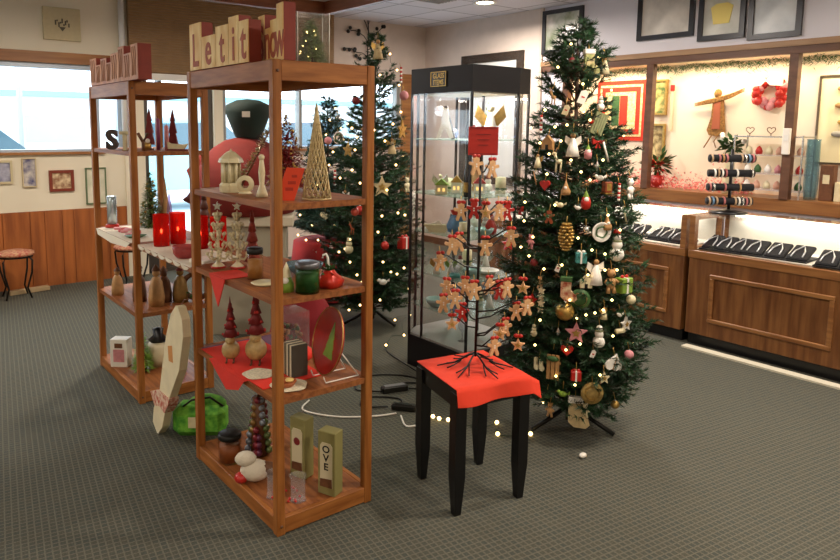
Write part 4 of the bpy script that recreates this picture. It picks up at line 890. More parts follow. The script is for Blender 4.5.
for k, (x, y, z) in enumerate(GINGER_POS):
    lvl = 'top tier' if z > 1.35 else 'upper tier' if z > 1.15 else 'middle tier' if z > .95 else 'lower middle tier' if z > .82 else 'lowest tier'
    px_ = (x-2.09)*math.cos(.64)-(y-2.055)*math.sin(.64)
    sd = 'far left' if px_ < -.09 else 'left' if px_ < -.03 else 'centre' if px_ < .04 else 'right' if px_ < .12 else 'far right'
    key = (lvl, sd); cnt[key] = cnt.get(key, 0)+1
    kind = 'ginger' if k % 5 != 4 else 'star'
    o = ornament(kind, (x, y, z), .078 if kind == 'ginger' else .062, -.64+rr.uniform(-.5, .5), 'rust' if k % 7 == 3 else 'gbread', '', 'ornament', 'gingerbread ornaments on the wire stand') if False else None
    KEYC['gbread'] = ginger
    o = ornament(kind, (x, y, z), .078 if kind == 'ginger' else .062, -.64+rr.uniform(-.5, .5), 'redp' if k % 6 == 3 else 'gbread', '', 'ornament', 'gingerbread ornaments on the wire stand')
    MB().sph((-.009, -.003, .042), .009, 6, (1.3, .6, 1)).sph((.009, -.003, .042), .009, 6, (1.3, .6, 1)).build('red_bow', redp, o)
    word = ('red painted' if k % 6 == 3 else 'tan') + (' gingerbread man' if kind == 'ginger' else ' gingerbread star')
    o['label'] = '%s, %s, %s of the wire stand' % (word, lvl, sd) + (', %s one' % ('first', 'nearer', 'lower', 'frontmost')[cnt[key]-1] if cnt[key] > 1 else '')
t = thing('sign_card', 'bright red card sign at the top of the black wire stand', 'sign', (2.09, 2.045, 1.478), -.64)
MB().bb(-.062, -.012, .0, .062, -.008, .118, None).build('card', redp, t)
MB().bb(-.056, -.0135, .112, .056, -.0125, .115).bb(-.056, -.0135, .004, .056, -.0125, .007).build('border_line', dred, t)
f = MB()
for q in range(3): f.bb(-.03+.005*q, -.0135, .085-q*.022, .03-.005*q, -.0125, .0875-q*.022)
f.build('faint_lettering', dred, t)
# ================================================================== GLASS DISPLAY CASE
FP = [(2.88, 2.915), (3.29, 2.915), (3.42, 2.945), (3.42, 3.50), (3.36, 3.55), (3.0, 3.55), (2.88, 3.47)]
O = (2.88, 2.915); loc = [(x-O[0], y-O[1]) for x, y in FP]; HC = 1.96
cen = Vector((.27, .30))
def inset(e): return [tuple(Vector(p)+(cen-Vector(p)).normalized()*e) for p in loc]
t = thing('display_case', 'tall black and glass display case between the two big trees', 'display case', (O[0], O[1], 0))
casem = mat('case_black', '#121015', .55, spec=.3); case_in = mat('case_black_gloss', '#100e12', .3)
MB().slab(loc, 0, .21).build('base', case_in, t)
tf = MB().slab(loc, HC-.155, HC).build('top_fascia', casem, t)
MB().slab(inset(.05), HC-.162, HC-.1555).build('lamp_tray', whitec, t)  # white panel above the added fill light
MB().slab(inset(.012), .211, .225).build('case_floor', MATS['grey_frame'], t)
MB().box((.012, .43, (HC-.155+.21)/2), (.012, .012, HC-.155-.21)).build('door_stile', case_in, t)
MB().box((.40, .30, (HC-.155+.21)/2), (.012, .012, HC-.155-.21)).build('door_stile', case_in, t)
for i in (0, 1, 2, 3, 4, 5, 6):
    p = Vector(loc[i])+(cen-Vector(loc[i])).normalized()*.008
    MB().box((p.x, p.y, (HC-.155+.21)/2), (.013, .013, HC-.155-.21)).build('corner_post', case_in, t)
for i in range(len(loc)):
    a, b_ = Vector(inset(.006)[i]), Vector(inset(.006)[(i+1) % len(loc)]); n = Vector((b_.y-a.y, a.x-b_.x)).normalized()*.002
    MB().slab([tuple(a+n), tuple(b_+n), tuple(b_-n), tuple(a-n)], .22, HC-.156).build('glass_pane', gl, t)
CS = (.42, .65, .92, 1.17, 1.52)
for z in CS: MB().slab(inset(.03), z-.006, z).build('glass_shelf', glass('shelf_glass', '#e3f0ea', .2, .12, '#cfe0d8'), t)
np_ = MB().bb(-.006, .22, HC-.118, -.001, .36, HC-.028).build('nameplate', case_in, t)
f = MB()
for (a, b_, c_, d) in ((.22, .226, HC-.118, HC-.028), (.354, .36, HC-.118, HC-.028), (.226, .354, HC-.118, HC-.113), (.226, .354, HC-.033, HC-.028)): f.bb(-.009, a, c_, -.005, b_, d)
f.build('gold_border', gold, np_)
text('lettering', 'GLASS\nITEMS', .043, gold, np_, (-.0065, .29, HC-.068), (PI/2, 0, -PI/2), .0008, .85, .0008)
l = area('case_fill_light', (3.13, 3.2, HC-.17), .3, 9, (1, .93, .85))  # unseen fill light added to brighten the case interior
_edge = mat('shelf_edge', '#9fb8ac', .3)
# things inside the case
def figure(mats, h, w_): 
    return None
def put(name, label, cat, loc, parts, group=None, rz=0):
    t = thing(name, label, cat, loc, rz, group)
    for (nm, mb, m) in parts: mb.build(nm, m, t)
    return t
def P_angel(h, c=None, wc_=None):
    c = c or whitec; wm = MB()
    for q in (1, -1): wm.prism([(0, h*.5), (q*h*.34, h*.92), (q*h*.42, h*.6), (q*h*.2, h*.35)][::q], .012, T(0, .015, 0))
    return [('gown', MB().lathe([(0, 0), (h*.24, 0), (h*.17, h*.3), (h*.07, h*.68), (0, h*.72)], n=16), c), ('head', MB().sph((0, 0, h*.82), h*.1, 10), ivory), ('wings', wm, wc_ or gold)]
def P_house(w_, h, body, roof):
    return [('body', MB().box((0, 0, h*.3), (w_, w_*.8, h*.6), None, .003), body), ('roof', MB().prism([(-w_*.6, h*.6), (w_*.6, h*.6), (0, h)], w_*.95), roof), ('lit_window', MB().box((-w_*.2, -w_*.41, h*.3), (w_*.18, .004, h*.2)).box((w_*.2, -w_*.41, h*.3), (w_*.18, .004, h*.2)), mat('amber_window', '#ffcf7a', .5, emit=1.0))]
def P_conetree(h, r, c, base=True):
    f = MB()
    for i in range(5): z0 = h*(.1+i*.17); f.lathe([(0, z0), (r*(1-i*.18), z0), (r*(.55-i*.1), z0+h*.16), (0, z0+h*.2)], n=14, wob=.08)
    return [('foliage', f, c), ('foot', MB().lathe([(0, 0), (r*.4, 0), (r*.3, h*.1), (0, h*.12)], n=10), brown)]
def P_jar(r, h, glassm, fill, lidm):
    return [('glass', MB().lathe([(0, 0), (r, 0), (r, h*.75), (r*.85, h*.82)], n=24), glassm), ('wax', MB().lathe([(0, .006), (r*.92, .006), (r*.92, h*.62), (0, h*.62)], n=24), fill), ('lid', MB().lathe([(0, h*.8), (r*.95, h*.8), (r*1.02, h*.83), (r*1.02, h*.97), (r*.9, h), (0, h)], n=24), lidm)]
# the tilted figure plaque, angels, village etc.
t = thing('easel_plaque', 'white figure plaque leaning on a black easel, top shelf of the glass case', 'figurine', (2.99, 3.22, 1.52), R_(-50))
MB().box((.025, 0, .1), (.022, .05, .21), RY(R_(-14)), .003).build('black_easel', black, t)
MB().prism([(-.07, 0), (-.05, .005), (-.02, .07), (.02, .0), (.04, .01), (.01, .12), (.0, .19), (-.03, .2), (-.035, .12)], .02, T(-.01, -.02, 0)).build('white_figure', whitec, t)
put('angel_figurine', 'white angel with golden leafy wings, top right inside the glass case', 'figurine', (3.19, 3.06, 1.52), P_angel(.235, whitec, gold), rz=R_(-40))
put('cone_tree', 'silver-green cone tree behind the golden winged angel in the case', 'figurine', (3.31, 3.2, 1.52), P_conetree(.24, .05, mat('grey_green', '#5d6a5a', .6)))
put('glass_ball', 'pale glass ball hanging at the top left of the case', 'ornament', (3.05, 3.38, 1.70), [('ball', MB().sph((0, 0, 0), .035, 14), gl2), ('hanging_wire', MB().tube([(0, 0, .035), (0, 0, .098)], .002, 4), silver)])
put('glass_ball', 'pale blue glass ball beside the white figure plaque', 'ornament', (3.12, 3.32, 1.555), [('ball', MB().sph((0, 0, 0), .034, 14), glass('bluish_glass', '#dfe8ff', .2, .15, '#b9c6e0'))])
put('bottle', 'dark tall bottle on the second shelf of the case by the front post', 'bottle', (2.97, 3.03, 1.17), [('body', MB().lathe([(0, 0), (.02, 0), (.022, .15), (.01, .2), (.01, .26), (0, .26)], n=14), mat('smoky', '#2a2c33', .2)), ('label', MB().lathe([(.0225, .03), (.0225, .09)], n=14), gold)])
vil = [(2.96, 3.25, 1.17, .075, .1, ivory, lime), (3.08, 3.24, 1.17, .065, .12, whitec, gold), (3.04, 3.10, 1.17, .06, .1, ivory, whitec), (3.2, 3.15, 1.17, .07, .11, whitec, redp)]
for k, (x, y, z, w_, h, b_, r_) in enumerate(vil): put('village_house', ('small ivory village house with a lime roof', 'small white village house with a golden roof', 'small ivory village house with a snowy roof', 'small white village house with a red roof')[k]+' in the glass case', 'figurine', (x, y, z), P_house(w_, h, b_, r_), 'village houses in the case', R_(-45))
put('cloth_bag', 'blue cloth pouch with a red top on the middle shelf of the case', 'bag', (3.03, 3.17, .92), [('pouch', MB().lathe([(0, 0), (.06, .01), (.07, .05), (.05, .1), (.03, .12)], n=14, wob=.06), blue), ('red_top', MB().lathe([(.03, .12), (.045, .15), (0, .16)], n=12, wob=.1), redp)])
put('boat_figurine', 'ivory boat-shaped dish on the middle shelf of the case', 'figurine', (2.96, 3.28, .92), [('hull', MB().prism([(-.09, .05), (-.05, 0), (.05, 0), (.09, .05)], .04), ivory), ('sail', MB().prism([(-.06, .05), (.03, .05), (.01, .075)], .01), whitec)], rz=R_(-50))
put('angel_figurine', 'small white angel on the fourth shelf of the case, left', 'figurine', (2.95, 3.27, .65), P_angel(.11), rz=R_(-40))
put('angel_figurine', 'small white angel with green wings on the fourth shelf of the case', 'figurine', (3.03, 3.22, .65), P_angel(.1, whitec, lime), rz=R_(-40))
put('snow_globe', 'clear snow globe with a teal base on the fourth shelf of the case', 'figurine', (2.97, 3.12, .65), [('base', MB().lathe([(0, 0), (.035, 0), (.03, .025), (0, .025)], n=16), teal), ('globe', MB().sph((0, 0, .055), .034, 14), gl2)])
put('plate_dish', 'white oval dish on the fourth shelf, right side of the case', 'dish', (3.24, 3.1, .65), [('plate', MB().lathe([(0, .004), (.05, 0), (.08, .02), (.075, .022), (.045, .008), (0, .01)], n=22), whitec)])
put('cone_tree', 'white bottle-brush tree on the middle shelf, right side of the case', 'figurine', (3.27, 3.15, .92), P_conetree(.16, .04, whitec))
put('santa_figurine', 'red santa figurine on the middle shelf near the right post of the case', 'figurine', (3.2, 3.04, .92), [('coat', MB().lathe([(0, 0), (.035, 0), (.04, .04), (.02, .09), (0, .1)], n=14), redp), ('face', MB().sph((0, -.01, .1), .018, 8), pink), ('hat', MB().lathe([(.019, .108), (0, .15)], n=10), redp)])
put('glass_vase', 'clear blue-tinted vase on the lowest shelf of the case', 'vase', (3.0, 3.15, .42), [('body', MB().lathe([(0, 0), (.03, 0), (.02, .04), (.04, .11), (.045, .15)], n=16), MATS['bluish_glass'])])
put('glass_vase', 'clear footed goblet on the case floor', 'vase', (3.03, 3.1, .226), [('body', MB().lathe([(0, 0), (.03, 0), (.006, .01), (.006, .06), (.03, .09), (.03, .14)], n=16), gl2)])
put('gift_box', 'brown and gold box on the top shelf of the case, right back', 'box', (3.33, 3.32, 1.17), [('body', MB().box((0, 0, .09), (.08, .08, .18), None, .003), tanw), ('ribbon', MB().box((0, 0, .09), (.083, .02, .182)), gold)])
put('wooden_bowl', 'dark red bowl on the top shelf of the case behind the red card', 'bowl', (3.27, 3.08, 1.35), [('bowl', MB().lathe([(0, 0), (.03, 0), (.06, .05), (.055, .052), (.028, .008), (0, .008)], n=20), dred)]) if False else None
lv = {1.52: 'top', 1.17: 'second', .92: 'third', .65: 'fourth', .42: 'lowest'}
ex = [('snowman', 3.10, 3.12, 1.52, .09), ('candle', 3.30, 3.06, 1.17, .12), ('angel', 3.02, 3.33, 1.17, .13), ('candle', 3.12, 3.36, 1.17, .10), ('snowman', 3.33, 3.2, 1.17, .11), ('dish', 3.12, 3.02, .92, .05), ('angel', 3.13, 3.28, .92, .12), ('snowman', 3.32, 3.3, .92, .13), ('candle', 2.97, 3.05, .92, .10),
      ('dish', 3.1, 3.1, .65, .05), ('snowman', 3.14, 3.25, .65, .10), ('angel', 3.33, 3.2, .65, .13), ('candle', 3.3, 3.35, .65, .12), ('dish', 2.98, 3.3, .42, .06), ('snowman', 3.12, 3.2, .42, .10), ('angel', 3.25, 3.08, .42, .12), ('candle', 3.33, 3.25, .42, .09)]
for kd, x, y, z, h in ex:
    pos = 'left side' if x < 3.08 else 'centre' if x < 3.2 else 'right side'
    if kd == 'angel': prt = P_angel(h, whitec, silver)
    elif kd == 'snowman': prt = [('body', MB().sph((0, 0, h*.28), h*.28, 12).sph((0, 0, h*.65), h*.2, 12), whitec), ('hat', MB().lathe([(0, h*.8), (h*.2, h*.8), (h*.12, h*.83), (h*.12, h), (0, h)], n=12), dred)]
    elif kd == 'candle': prt = [('pillar', MB().lathe([(0, 0), (h*.28, 0), (h*.28, h*.9), (0, h*.88)], n=14), ivory), ('holly_band', MB().lathe([(h*.285, h*.2), (h*.32, h*.27), (h*.285, h*.34)], n=14, wob=.1), leafg)]
    else: prt = [('dish', MB().lathe([(0, 0), (h*.6, 0), (h*1.1, h*.5), (h*1.2, h*.9), (h*1.1, h*.9), (h*.5, h*.2), (0, h*.2)], n=18, wob=.03), mat('sea_glass', '#a9c9c9', .2, .2))]
    nm_ = {'angel': 'angel_figurine', 'snowman': 'snowman_figurine', 'candle': 'pillar_candle', 'dish': 'glass_dish'}[kd]
    put(nm_, {'angel': 'white angel with silver wings', 'snowman': 'snowman with dark red hat', 'candle': 'ivory candle with a green band', 'dish': 'pale sea-green wavy dish'}[kd]+', %s of the %s shelf in the glass case' % (pos, lv[z]), 'figurine' if kd != 'dish' else 'dish', (x, y, z), prt, None, R_(-40))
# ================================================================== ITEMS ON THE NEAR SHELF UNIT
# clear box with a lit little tree on top
t = thing('acrylic_box', 'clear acrylic box holding a small lit tree on top of the near shelf unit', 'display box', (1.447, 2.368, 1.831), R_(-20))
f = MB(); s_ = .062; g_ = .002
for (a, b_, c_, d) in ((-s_, -s_, s_, -s_+g_), (-s_, s_-g_, s_, s_), (-s_, -s_+g_, -s_+g_, s_-g_), (s_-g_, -s_+g_, s_, s_-g_)): f.bb(a, b_, 0, c_, d, .19)
f.build('walls', glass('box_acrylic', '#ffffff', .2, .025), t); MB().bb(-s_, -s_, .19, s_, s_, .193).build('lid', glass('box_acrylic', '#ffffff', .2, .025), t)
f = MB()
for (a, b_) in ((-s_, -s_), (s_, -s_), (-s_, s_), (s_, s_)): f.tube([(a, b_, 0), (a, b_, .193)], .0018, 4)
f.build('edge_trim', whitec, t)
def minitree(t, h, r, n, L, m1, seed):
    rr = random.Random(seed); f = MB()
    for k in range(n):
        z = h*(1-math.sqrt(rr.random())); a = rr.uniform(0, 2*PI); q = r*(1-z/h)*rr.uniform(.6, 1.0); p = Vector((q*math.cos(a), q*math.sin(a), z+.01))
        d = Vector((math.cos(a), math.sin(a), rr.uniform(-.6, .6)))*L; w_ = Vector((-math.sin(a), math.cos(a), 0))*L*.35
        f.add([p-w_*.5, p+w_*.5, p+d], [(0, 1, 2)])
    return f
t = thing('miniature_tree', 'little green tree with warm lights inside the clear box', 'miniature tree', (1.447, 2.368, 1.8325))
minitree(t, .165, .056, 1500, .03, leafg, 1).build('foliage', mat('fresh_green', '#9db870', .6, noise=.5, nscale=60), t); MB().lathe([(0, 0), (.012, 0), (.006, .14), (0, .15)], n=8).build('trunk', bark, t)
rr = random.Random(4)
for k in range(12):
    z = rr.uniform(.01, .14); a = rr.uniform(2.5, 6.2); q = .052*(1-z/.17); MB().sph((q*math.cos(a), q*math.sin(a), z+.01), .0035, 6).build('bulb', bulbm, t)
Z2 = 1.306
put('ceramic_gazebo', 'ivory ceramic gazebo with columns on the top shelf of the near unit', 'figurine', (1.285, 2.765, Z2), [
    ('base', MB().lathe([(0, 0), (.05, 0), (.052, .03), (.044, .04), (0, .04)], n=8, smooth=False), ivory),
    ('columns', (lambda f: [f.tube([(.036*math.cos(a), .036*math.sin(a), .04), (.036*math.cos(a), .036*math.sin(a), .13)], .007, 6) for a in [i*PI/4 for i in range(8)]] and f)(MB().lathe([(0, .04), (.026, .04), (.026, .13), (0, .13)], n=10)), ivory),
    ('roof', MB().lathe([(0, .128), (.056, .128), (.05, .145), (.02, .172), (.006, .178), (0, .188)], n=8, smooth=False), ivory)], rz=.2)
put('ceramic_disc_candle', 'small round ivory candle holder in front of the gazebo', 'candle holder', (1.30, 2.66, Z2), [('ring', MB().lathe([(.018, -.014), (.034, -.014), (.038, 0), (.034, .014), (.018, .014)], n=20, M=T(0, 0, .04) @ RZ(-.6) @ RX(PI/2)), ivory), ('foot', MB().lathe([(0, 0), (.03, 0), (.02, .01), (0, .01)], n=14), ivory)])
t = thing('tabletop_tree', 'red and gold glitter tree with berries behind the corner post of the near unit', 'miniature tree', (1.535, 2.705, Z2)); rr = random.Random(21)
minitree(t, .33, .10, 1500, .03, dred, 5).build('foliage', mat('crimson_glitter', '#8f1f24', .4, noise=.3, nscale=40), t)
f = MB()
for k in range(120):
    z = .33*(1-math.sqrt(rr.random())); a = rr.uniform(0, 2*PI); q = .10*(1-z/.34); f.sph((q*math.cos(a), q*math.sin(a), z+.02), .006, 5)
f['x'] if False else None
o = f.build('gold_berries', gold, t); o['kind'] = 'stuff'
t = thing('glitter_branch', 'silver and gold glittering branch leaning beside the red glitter tree', 'branch', (1.31, 2.70, Z2)); f = MB(); rr = random.Random(3)
for k in range(160):
    u = rr.random(); p = Vector((.0+u*.10, .04-u*.10, .035+u*.24)); d = Vector((rr.uniform(-1, 1), rr.uniform(-1, 1), rr.uniform(-.4, 1))).normalized()*.026; n = d.cross(Vector((0, 0, 1)))*.3; f.add([p-n*.3, p+d*.6+n, p+d, p+d*.6-n], [(0, 1, 2, 3)])
f.build('glitter_leaves', mat('champagne', '#c9ba92', .3, .5), t); MB().tube([(0, .04, .004), (.1, -.06, .27)], .004, 6).build('stem', brown, t)
put('figurine', 'slim ivory candlestick figure beside the corner post, top shelf', 'figurine', (1.296, 2.50, Z2), [('body', MB().lathe([(0, 0), (.026, 0), (.02, .02), (.01, .05), (.014, .1), (.008, .15), (0, .165)], n=14), ivory), ('head', MB().sph((0, 0, .16), .013, 8), ivory)])
# lattice cone
t = thing('lattice_cone', 'tall pale gold openwork cone tree on the top shelf of the near unit', 'miniature tree', (1.436, 2.305, Z2)); f = MB(); Hc, Rc = .375, .057
for k in range(14):
    for s_ in (1, -1):
        f.tube([(Rc*(1-u)*math.cos(k*2*PI/14+s_*u*3.2), Rc*(1-u)*math.sin(k*2*PI/14+s_*u*3.2), u*Hc) for u in [i/16 for i in range(16)]]+[(0, 0, Hc)], .0026, 4)
rr = random.Random(2)
for k in range(26):
    u = rr.random()**1.4; a = rr.uniform(0, 2*PI); r = Rc*(1-u); c_ = Vector((r*math.cos(a), r*math.sin(a), u*Hc)); e1 = Vector((-math.sin(a), math.cos(a), 0)); q = .012*(1-u*.6)
    f.tube([c_+e1*q*math.cos(b_)+Vector((0, 0, q*math.sin(b_))) for b_ in [i*2*PI/8 for i in range(9)]], .002, 4)
f.build('lattice', mat('pale_gold', '#cdb683', .4, .35, noise=.2, nscale=60), t)
MB().lathe([(Rc, 0), (Rc+.003, .004), (Rc, .008), (Rc-.003, .004), (Rc, 0)], n=24).build('base_ring', MATS['pale_gold'], t)
put('red_card', 'red tilted card with stencil shapes standing before the openwork cone', 'card', (1.318, 2.315, Z2), [('card', MB().prism([(-.055, 0), (.018, 0), (.06, .125), (-.01, .128)], .008), mat('orange_red', '#e0441f', .5)), ('cut_out', MB().box((0, -.005, .045), (.03, .003, .012)).box((.01, -.005, .07), (.03, .003, .012)).box((.02, -.005, .095), (.02, .003, .01)), mat('card_shade', '#b02d14', .6)), ('prop', MB().bb(-.01, .004, 0, .0, .04, .05), dred)], rz=-.6)
Z3 = .946
def candelabra(loc, label, m):
    f = MB().lathe([(0, 0), (.03, 0), (.032, .01), (.008, .03), (.006, .25), (0, .27)], n=12)
    for i in range(5):
        z = .05+i*.045; r = .048*(1-i*.17)
        for k in range(7):
            a = k*2*PI/7+i*.4; f.tube([(0, 0, z), (r*.7*math.cos(a), r*.7*math.sin(a), z-.01), (r*math.cos(a), r*math.sin(a), z+.012)], .0035, 4); f.sph((r*math.cos(a), r*math.sin(a), z+.018), .009, 6)
    return put('ivory_tree', label, 'figurine', loc, [('tree_form', f, ivory), ('star_top', MB().prism(star_pts(.022, .01), .008, T(0, 0, .285) @ RZ(-.6)), silver), ('red_band', MB().lathe([(.033, .002), (.036, .006), (.033, .012)], n=14), redp)])
candelabra((1.275, 2.895, Z3), 'ivory ceramic branching tree with a silver star, left on the middle shelf', 0)
candelabra((1.345, 2.84, Z3), 'ivory ceramic branching tree next to the red bottle-brush cone', 0)
put('cone_tree', 'dark red bottle-brush cone tree on the middle shelf of the near unit', 'miniature tree', (1.42, 2.84, Z3), P_conetree(.27, .042, mat('brick_red', '#9c3a2e', .7, noise=.2, nscale=60)))
for (nm, x, y, lb) in (('doily', 1.27, 2.86, 'white lace doily under the ivory trees'),):
    pass
amber = mat('amber_wax', '#a8743c', .5); gclear = glass('jar_glass', '#f4efe6', .15)
put('jar_candle', 'amber jar candle with a dark lid, middle shelf of the near unit', 'candle', (1.311, 2.60, Z3), P_jar(.034, .135, gclear, amber, blackm))
put('plate_dish', 'round lace-edged tray under the amber jar candle', 'tray', (1.30, 2.49, Z3), [('tray', MB().lathe([(0, 0), (.05, 0), (.058, .006), (.05, .01), (0, .008)], n=24, wob=.03), ivory)])
put('jar_candle', 'dark green jar candle with a silver rim at the front of the middle shelf', 'candle', (1.37, 2.27, Z3), P_jar(.047, .122, glass('green_glass', '#c8e0c0', .15, .25, '#2f5a2a'), mat('green_wax', '#2d5a2b', .5, noise=.3, nscale=60), mat('pewter', '#76777c', .35, .7)))
put('glass_platter', 'smoky blue glass bowl behind the green jar candle', 'bowl', (1.53, 2.56, Z3), [('bowl', MB().lathe([(0, 0), (.04, 0), (.075, .03), (.085, .05), (.08, .05), (.035, .006), (0, .006)], n=24), glass('smoke_glass', '#b8ccd4', .2, .35, '#6f8a92'))])
t = thing('gift_pouch', 'red cellophane gift pouch with a candy cane beside the green jar candle', 'gift', (1.49, 2.30, Z3), -.6)
MB().lathe([(0, 0), (.05, .002), (.058, .03), (.03, .055), (.02, .07)], n=14, wob=.1).build('pouch', mat('red_foil', '#cf3220', .3, .2, noise=.35, nscale=40), t)
MB().tube([(0, 0, .05), (-.005, 0, .12), (-.012, 0, .135), (-.024, 0, .13), (-.026, 0, .118)], .005, 8).build('candy_cane', whitec, t)
leaves(26, (0, 0, .06), .02, .03, random.Random(3), .3).build('leaf_sprig', leafg, t)
put('gnome_figurine', 'small cream gnome with a white beard beside the corner post, middle shelf', 'figurine', (1.31, 2.33, Z3), [('body', MB().lathe([(0, 0), (.03, 0), (.03, .03), (.018, .06), (0, .065)], n=14), lime), ('hat', MB().lathe([(.02, .058), (.012, .09), (0, .118)], n=12), ivory), ('beard', MB().sph((-.012, -.014, .045), .014, 8), whitec)])
t = thing('red_napkin', 'red cloth corner hanging down from the middle shelf edge of the near unit', 'cloth', (1.225, 2.72, Z3))
MB().prism([(-.001, 0), (.001, 0), (.001, .002), (-.001, .002)], .01).v and None
f = MB(); f.add([(-.028, .09, -.001), (-.028, -.07, -.001), (-.03, .0, -.13), (-.032, .09, -.001), (-.032, -.07, -.001), (-.034, .0, -.13)], [(0, 1, 2), (5, 4, 3), (0, 3, 4, 1), (1, 4, 5, 2), (2, 5, 3, 0)]); f.bb(-.03, -.07, .0005, .10, .09, .003)
f.build('cloth', MATS['red_cloth'], t)
put('hanging_ball', 'pink-red ball ornament hanging under the top shelf by the right post', 'ornament', (1.61, 2.29, 1.245), [('ball', MB().sph((0, 0, 0), .017, 12), mat('coral', '#d65a48', .35)), ('wire', MB().tube([(0, 0, .017), (0, 0, .033)], .0015, 4), silver)])
Z4 = .556
f = MB(); f.bb(.012, .13, 0, .30, .74, .003); f.add([(.012, .25, .001), (.012, .60, .001), (-.012, .60, .001), (-.012, .25, .001), (-.014, .30, -.05), (-.014, .42, -.085)], [(0, 1, 2, 3), (3, 2, 5, 4)])
tag(f.build('table_runner', mat('runner_red', '#da2f1c', .85, noise=.1, nscale=16), None, (UX, UY, Z4)), 'bright red cloth laid on the lower shelf of the near unit', 'cloth')
tag(MB().bb(.02, .745, 0, .40, .76, .002).bb(.3, .5, .0, .42, .745, .002).build('place_mat', mat('mauve_cloth', '#6d4a62', .8), None, (UX, UY, Z4)), 'dull purple mat at the back of the lower shelf', 'mat')
def birdfig(loc, s, label):
    hat = MB()
    for i in range(4):
        z0 = .135*s+i*.042*s; r = .04*s*(1-i*.2); hat.lathe([(0, z0), (r, z0), (r*.45, z0+.045*s), (0, z0+.05*s)], n=10, wob=.1)
    hat.lathe([(.008*s, .29*s), (0, .345*s)], n=6)
    pom = MB(); rr = random.Random(int(s*100))
    for k in range(12):
        i = k % 4; a = k*2.4; r = .038*s*(1-i*.2); pom.sph((r*math.cos(a), r*math.sin(a), (.145+i*.042)*s), .007*s, 5)
    ft = MB()
    for q in (-.018, .018): ft.tube([(q*s, -.01, .02*s), (q*s, -.015, .004), (q*s, -.04*s, .004)], .005*s, 5)
    return put('bird_figurine', label, 'figurine', loc, [('body', MB().sph((0, 0, .062*s), .047*s, 16, (1, 1, 1.05)).sph((0, -.01, .115*s), .026*s, 12).lathe([(.012*s, 0), (0, .03*s)], n=6, M=T(0, -.03*s, .112*s) @ RX(R_(80))), mat('speckled_tan', '#b99a63', .4, noise=.25, nscale=50)), ('tree_hat', hat, dred), ('hat_pompoms', pom, redp), ('feet', ft, brown)], rz=-.6)
birdfig((1.25, 2.725, Z4+.003), .86, 'smaller round tan bird figurine with a red tree hat, lower shelf')
birdfig((1.33, 2.64, Z4+.003), 1.02, 'larger round tan bird figurine with a red tree hat, lower shelf')
def doily(loc, r, label): return tag(MB().lathe([(0, 0), (r*.95, 0), (r, .002), (r*.93, .004), (0, .004)], n=40, wob=.05).build('doily', mat('lace', '#e3d8bb', .8, noise=.2, nscale=90, kind='voronoi'), None, loc), label, 'doily')
doily((1.275, 2.51, Z4+.0035), .066, 'round ivory lace doily on the red cloth in front of the bird figurines')
doily((1.315, 2.325, Z4+.0035), .075, 'large ivory lace doily at the front corner of the lower shelf')
doily((1.30, 2.86, Z3+.0005), .06, 'white lace doily under the ivory trees on the middle shelf') if False else None
put('wooden_bowl', 'small brown dish with a pale biscuit on the large lace doily', 'dish', (1.30, 2.32, Z4+.008), [('dish', MB().lathe([(0, 0), (.03, 0), (.042, .02), (.038, .022), (.026, .006), (0, .006)], n=18), mat('terracotta', '#a3592f', .5)), ('biscuit', MB().sph((.012, -.006, .022), .018, 10, (1, 1, .45)), mat('biscuit', '#dcc276', .6))])
bc_ = [mat('cover_a', '#ddd2b4', .6), mat('cover_b', '#4a463e', .6), mat('cover_c', '#8d8468', .6)]
for k in range(8): tag(MB().box((0, 0, .068), (.075, .0075, .136), None, .001).build('book', bc_[k % 3], None, (1.40, 2.452-k*.0095, Z4+.004), 0), '%s thin booklet standing upright on the red cloth beside the corner post' % ('cream', 'black', 'olive')[k % 3], 'book', 'upright %s booklets on the lower shelf' % ('cream', 'black', 'olive')[k % 3])
t = thing('berry_basket', 'clear-lidded basket of berries and pinecones on the lower shelf', 'basket', (1.535, 2.70, Z4+.003)); rr = random.Random(7)
MB().lathe([(0, 0), (.05, 0), (.06, .05), (.055, .05), (.045, .005), (0, .005)], n=18).build('basket', brown, t)
for c_, nm in ((dred, 'red_berries'), (tanw, 'tan_berries'), (leafg, 'green_berries')):
    f = MB()
    for k in range(16): f.sph((rr.uniform(-.045, .045), rr.uniform(-.045, .045), .05+rr.uniform(0, .07)), .012, 6)
    f.build(nm, c_, t)
MB().box((0, 0, .1), (.13, .13, .19)).build('clear_cover', gl2, t)
t = thing('red_gift_bundle', 'rumpled bright red cloth bundle behind the booklets on the lower shelf', 'cloth', (1.44, 2.55, Z4+.003)); MB().sph((.05, 0, .035), .06, 14, (1.2, 1.1, .62)).sph((.0, .03, .03), .05, 12, (1.2, 1.1, .62)).build('cloth', MATS['red_cloth'], t)
# decorative plate on wire stand
t = thing('decorative_plate', 'large red plate with a painted green tree standing in a wire easel, lower shelf', 'plate', (1.51, 2.31, Z4), -.02)
M = T(0, 0, .155) @ RZ(R_(-98)) @ RX(R_(76)) 
MB().lathe([(0, -.004), (.09, -.004), (.138, .014), (.14, .02), (.135, .02), (.088, .003), (0, .003)], n=40, M=M).build('plate', mat('plate_red', '#b5281d', .25, noise=.25, nscale=16, coat=.5), t)
f = MB(); q_ = M @ T(0, 0, .0045) @ RX(R_(-90))
f.prism([(-.045, -.07), (.045, -.07), (.03, -.03), (.035, -.03), (.02, .01), (.025, .01), (0, .08), (-.025, .01), (-.02, .01), (-.035, -.03), (-.03, -.03)], .002, M @ T(0, 0, .004) @ RX(-PI/2))
f.build('painted_tree', lime, t)
MB().lathe([(.134, .0195), (.142, .021), (.138, .0235)], n=40, M=M).build('gold_rim', gold, t)
f = MB()
for q in (-.05, .05):
    f.tube([(.10, q, .003), (-.06, q, .003), (-.07, q, .03)], .003, 5); f.tube([(.10, q, .003), (.02, q*.5, .12)], .003, 5)
f.build('wire_easel', whitec, t)
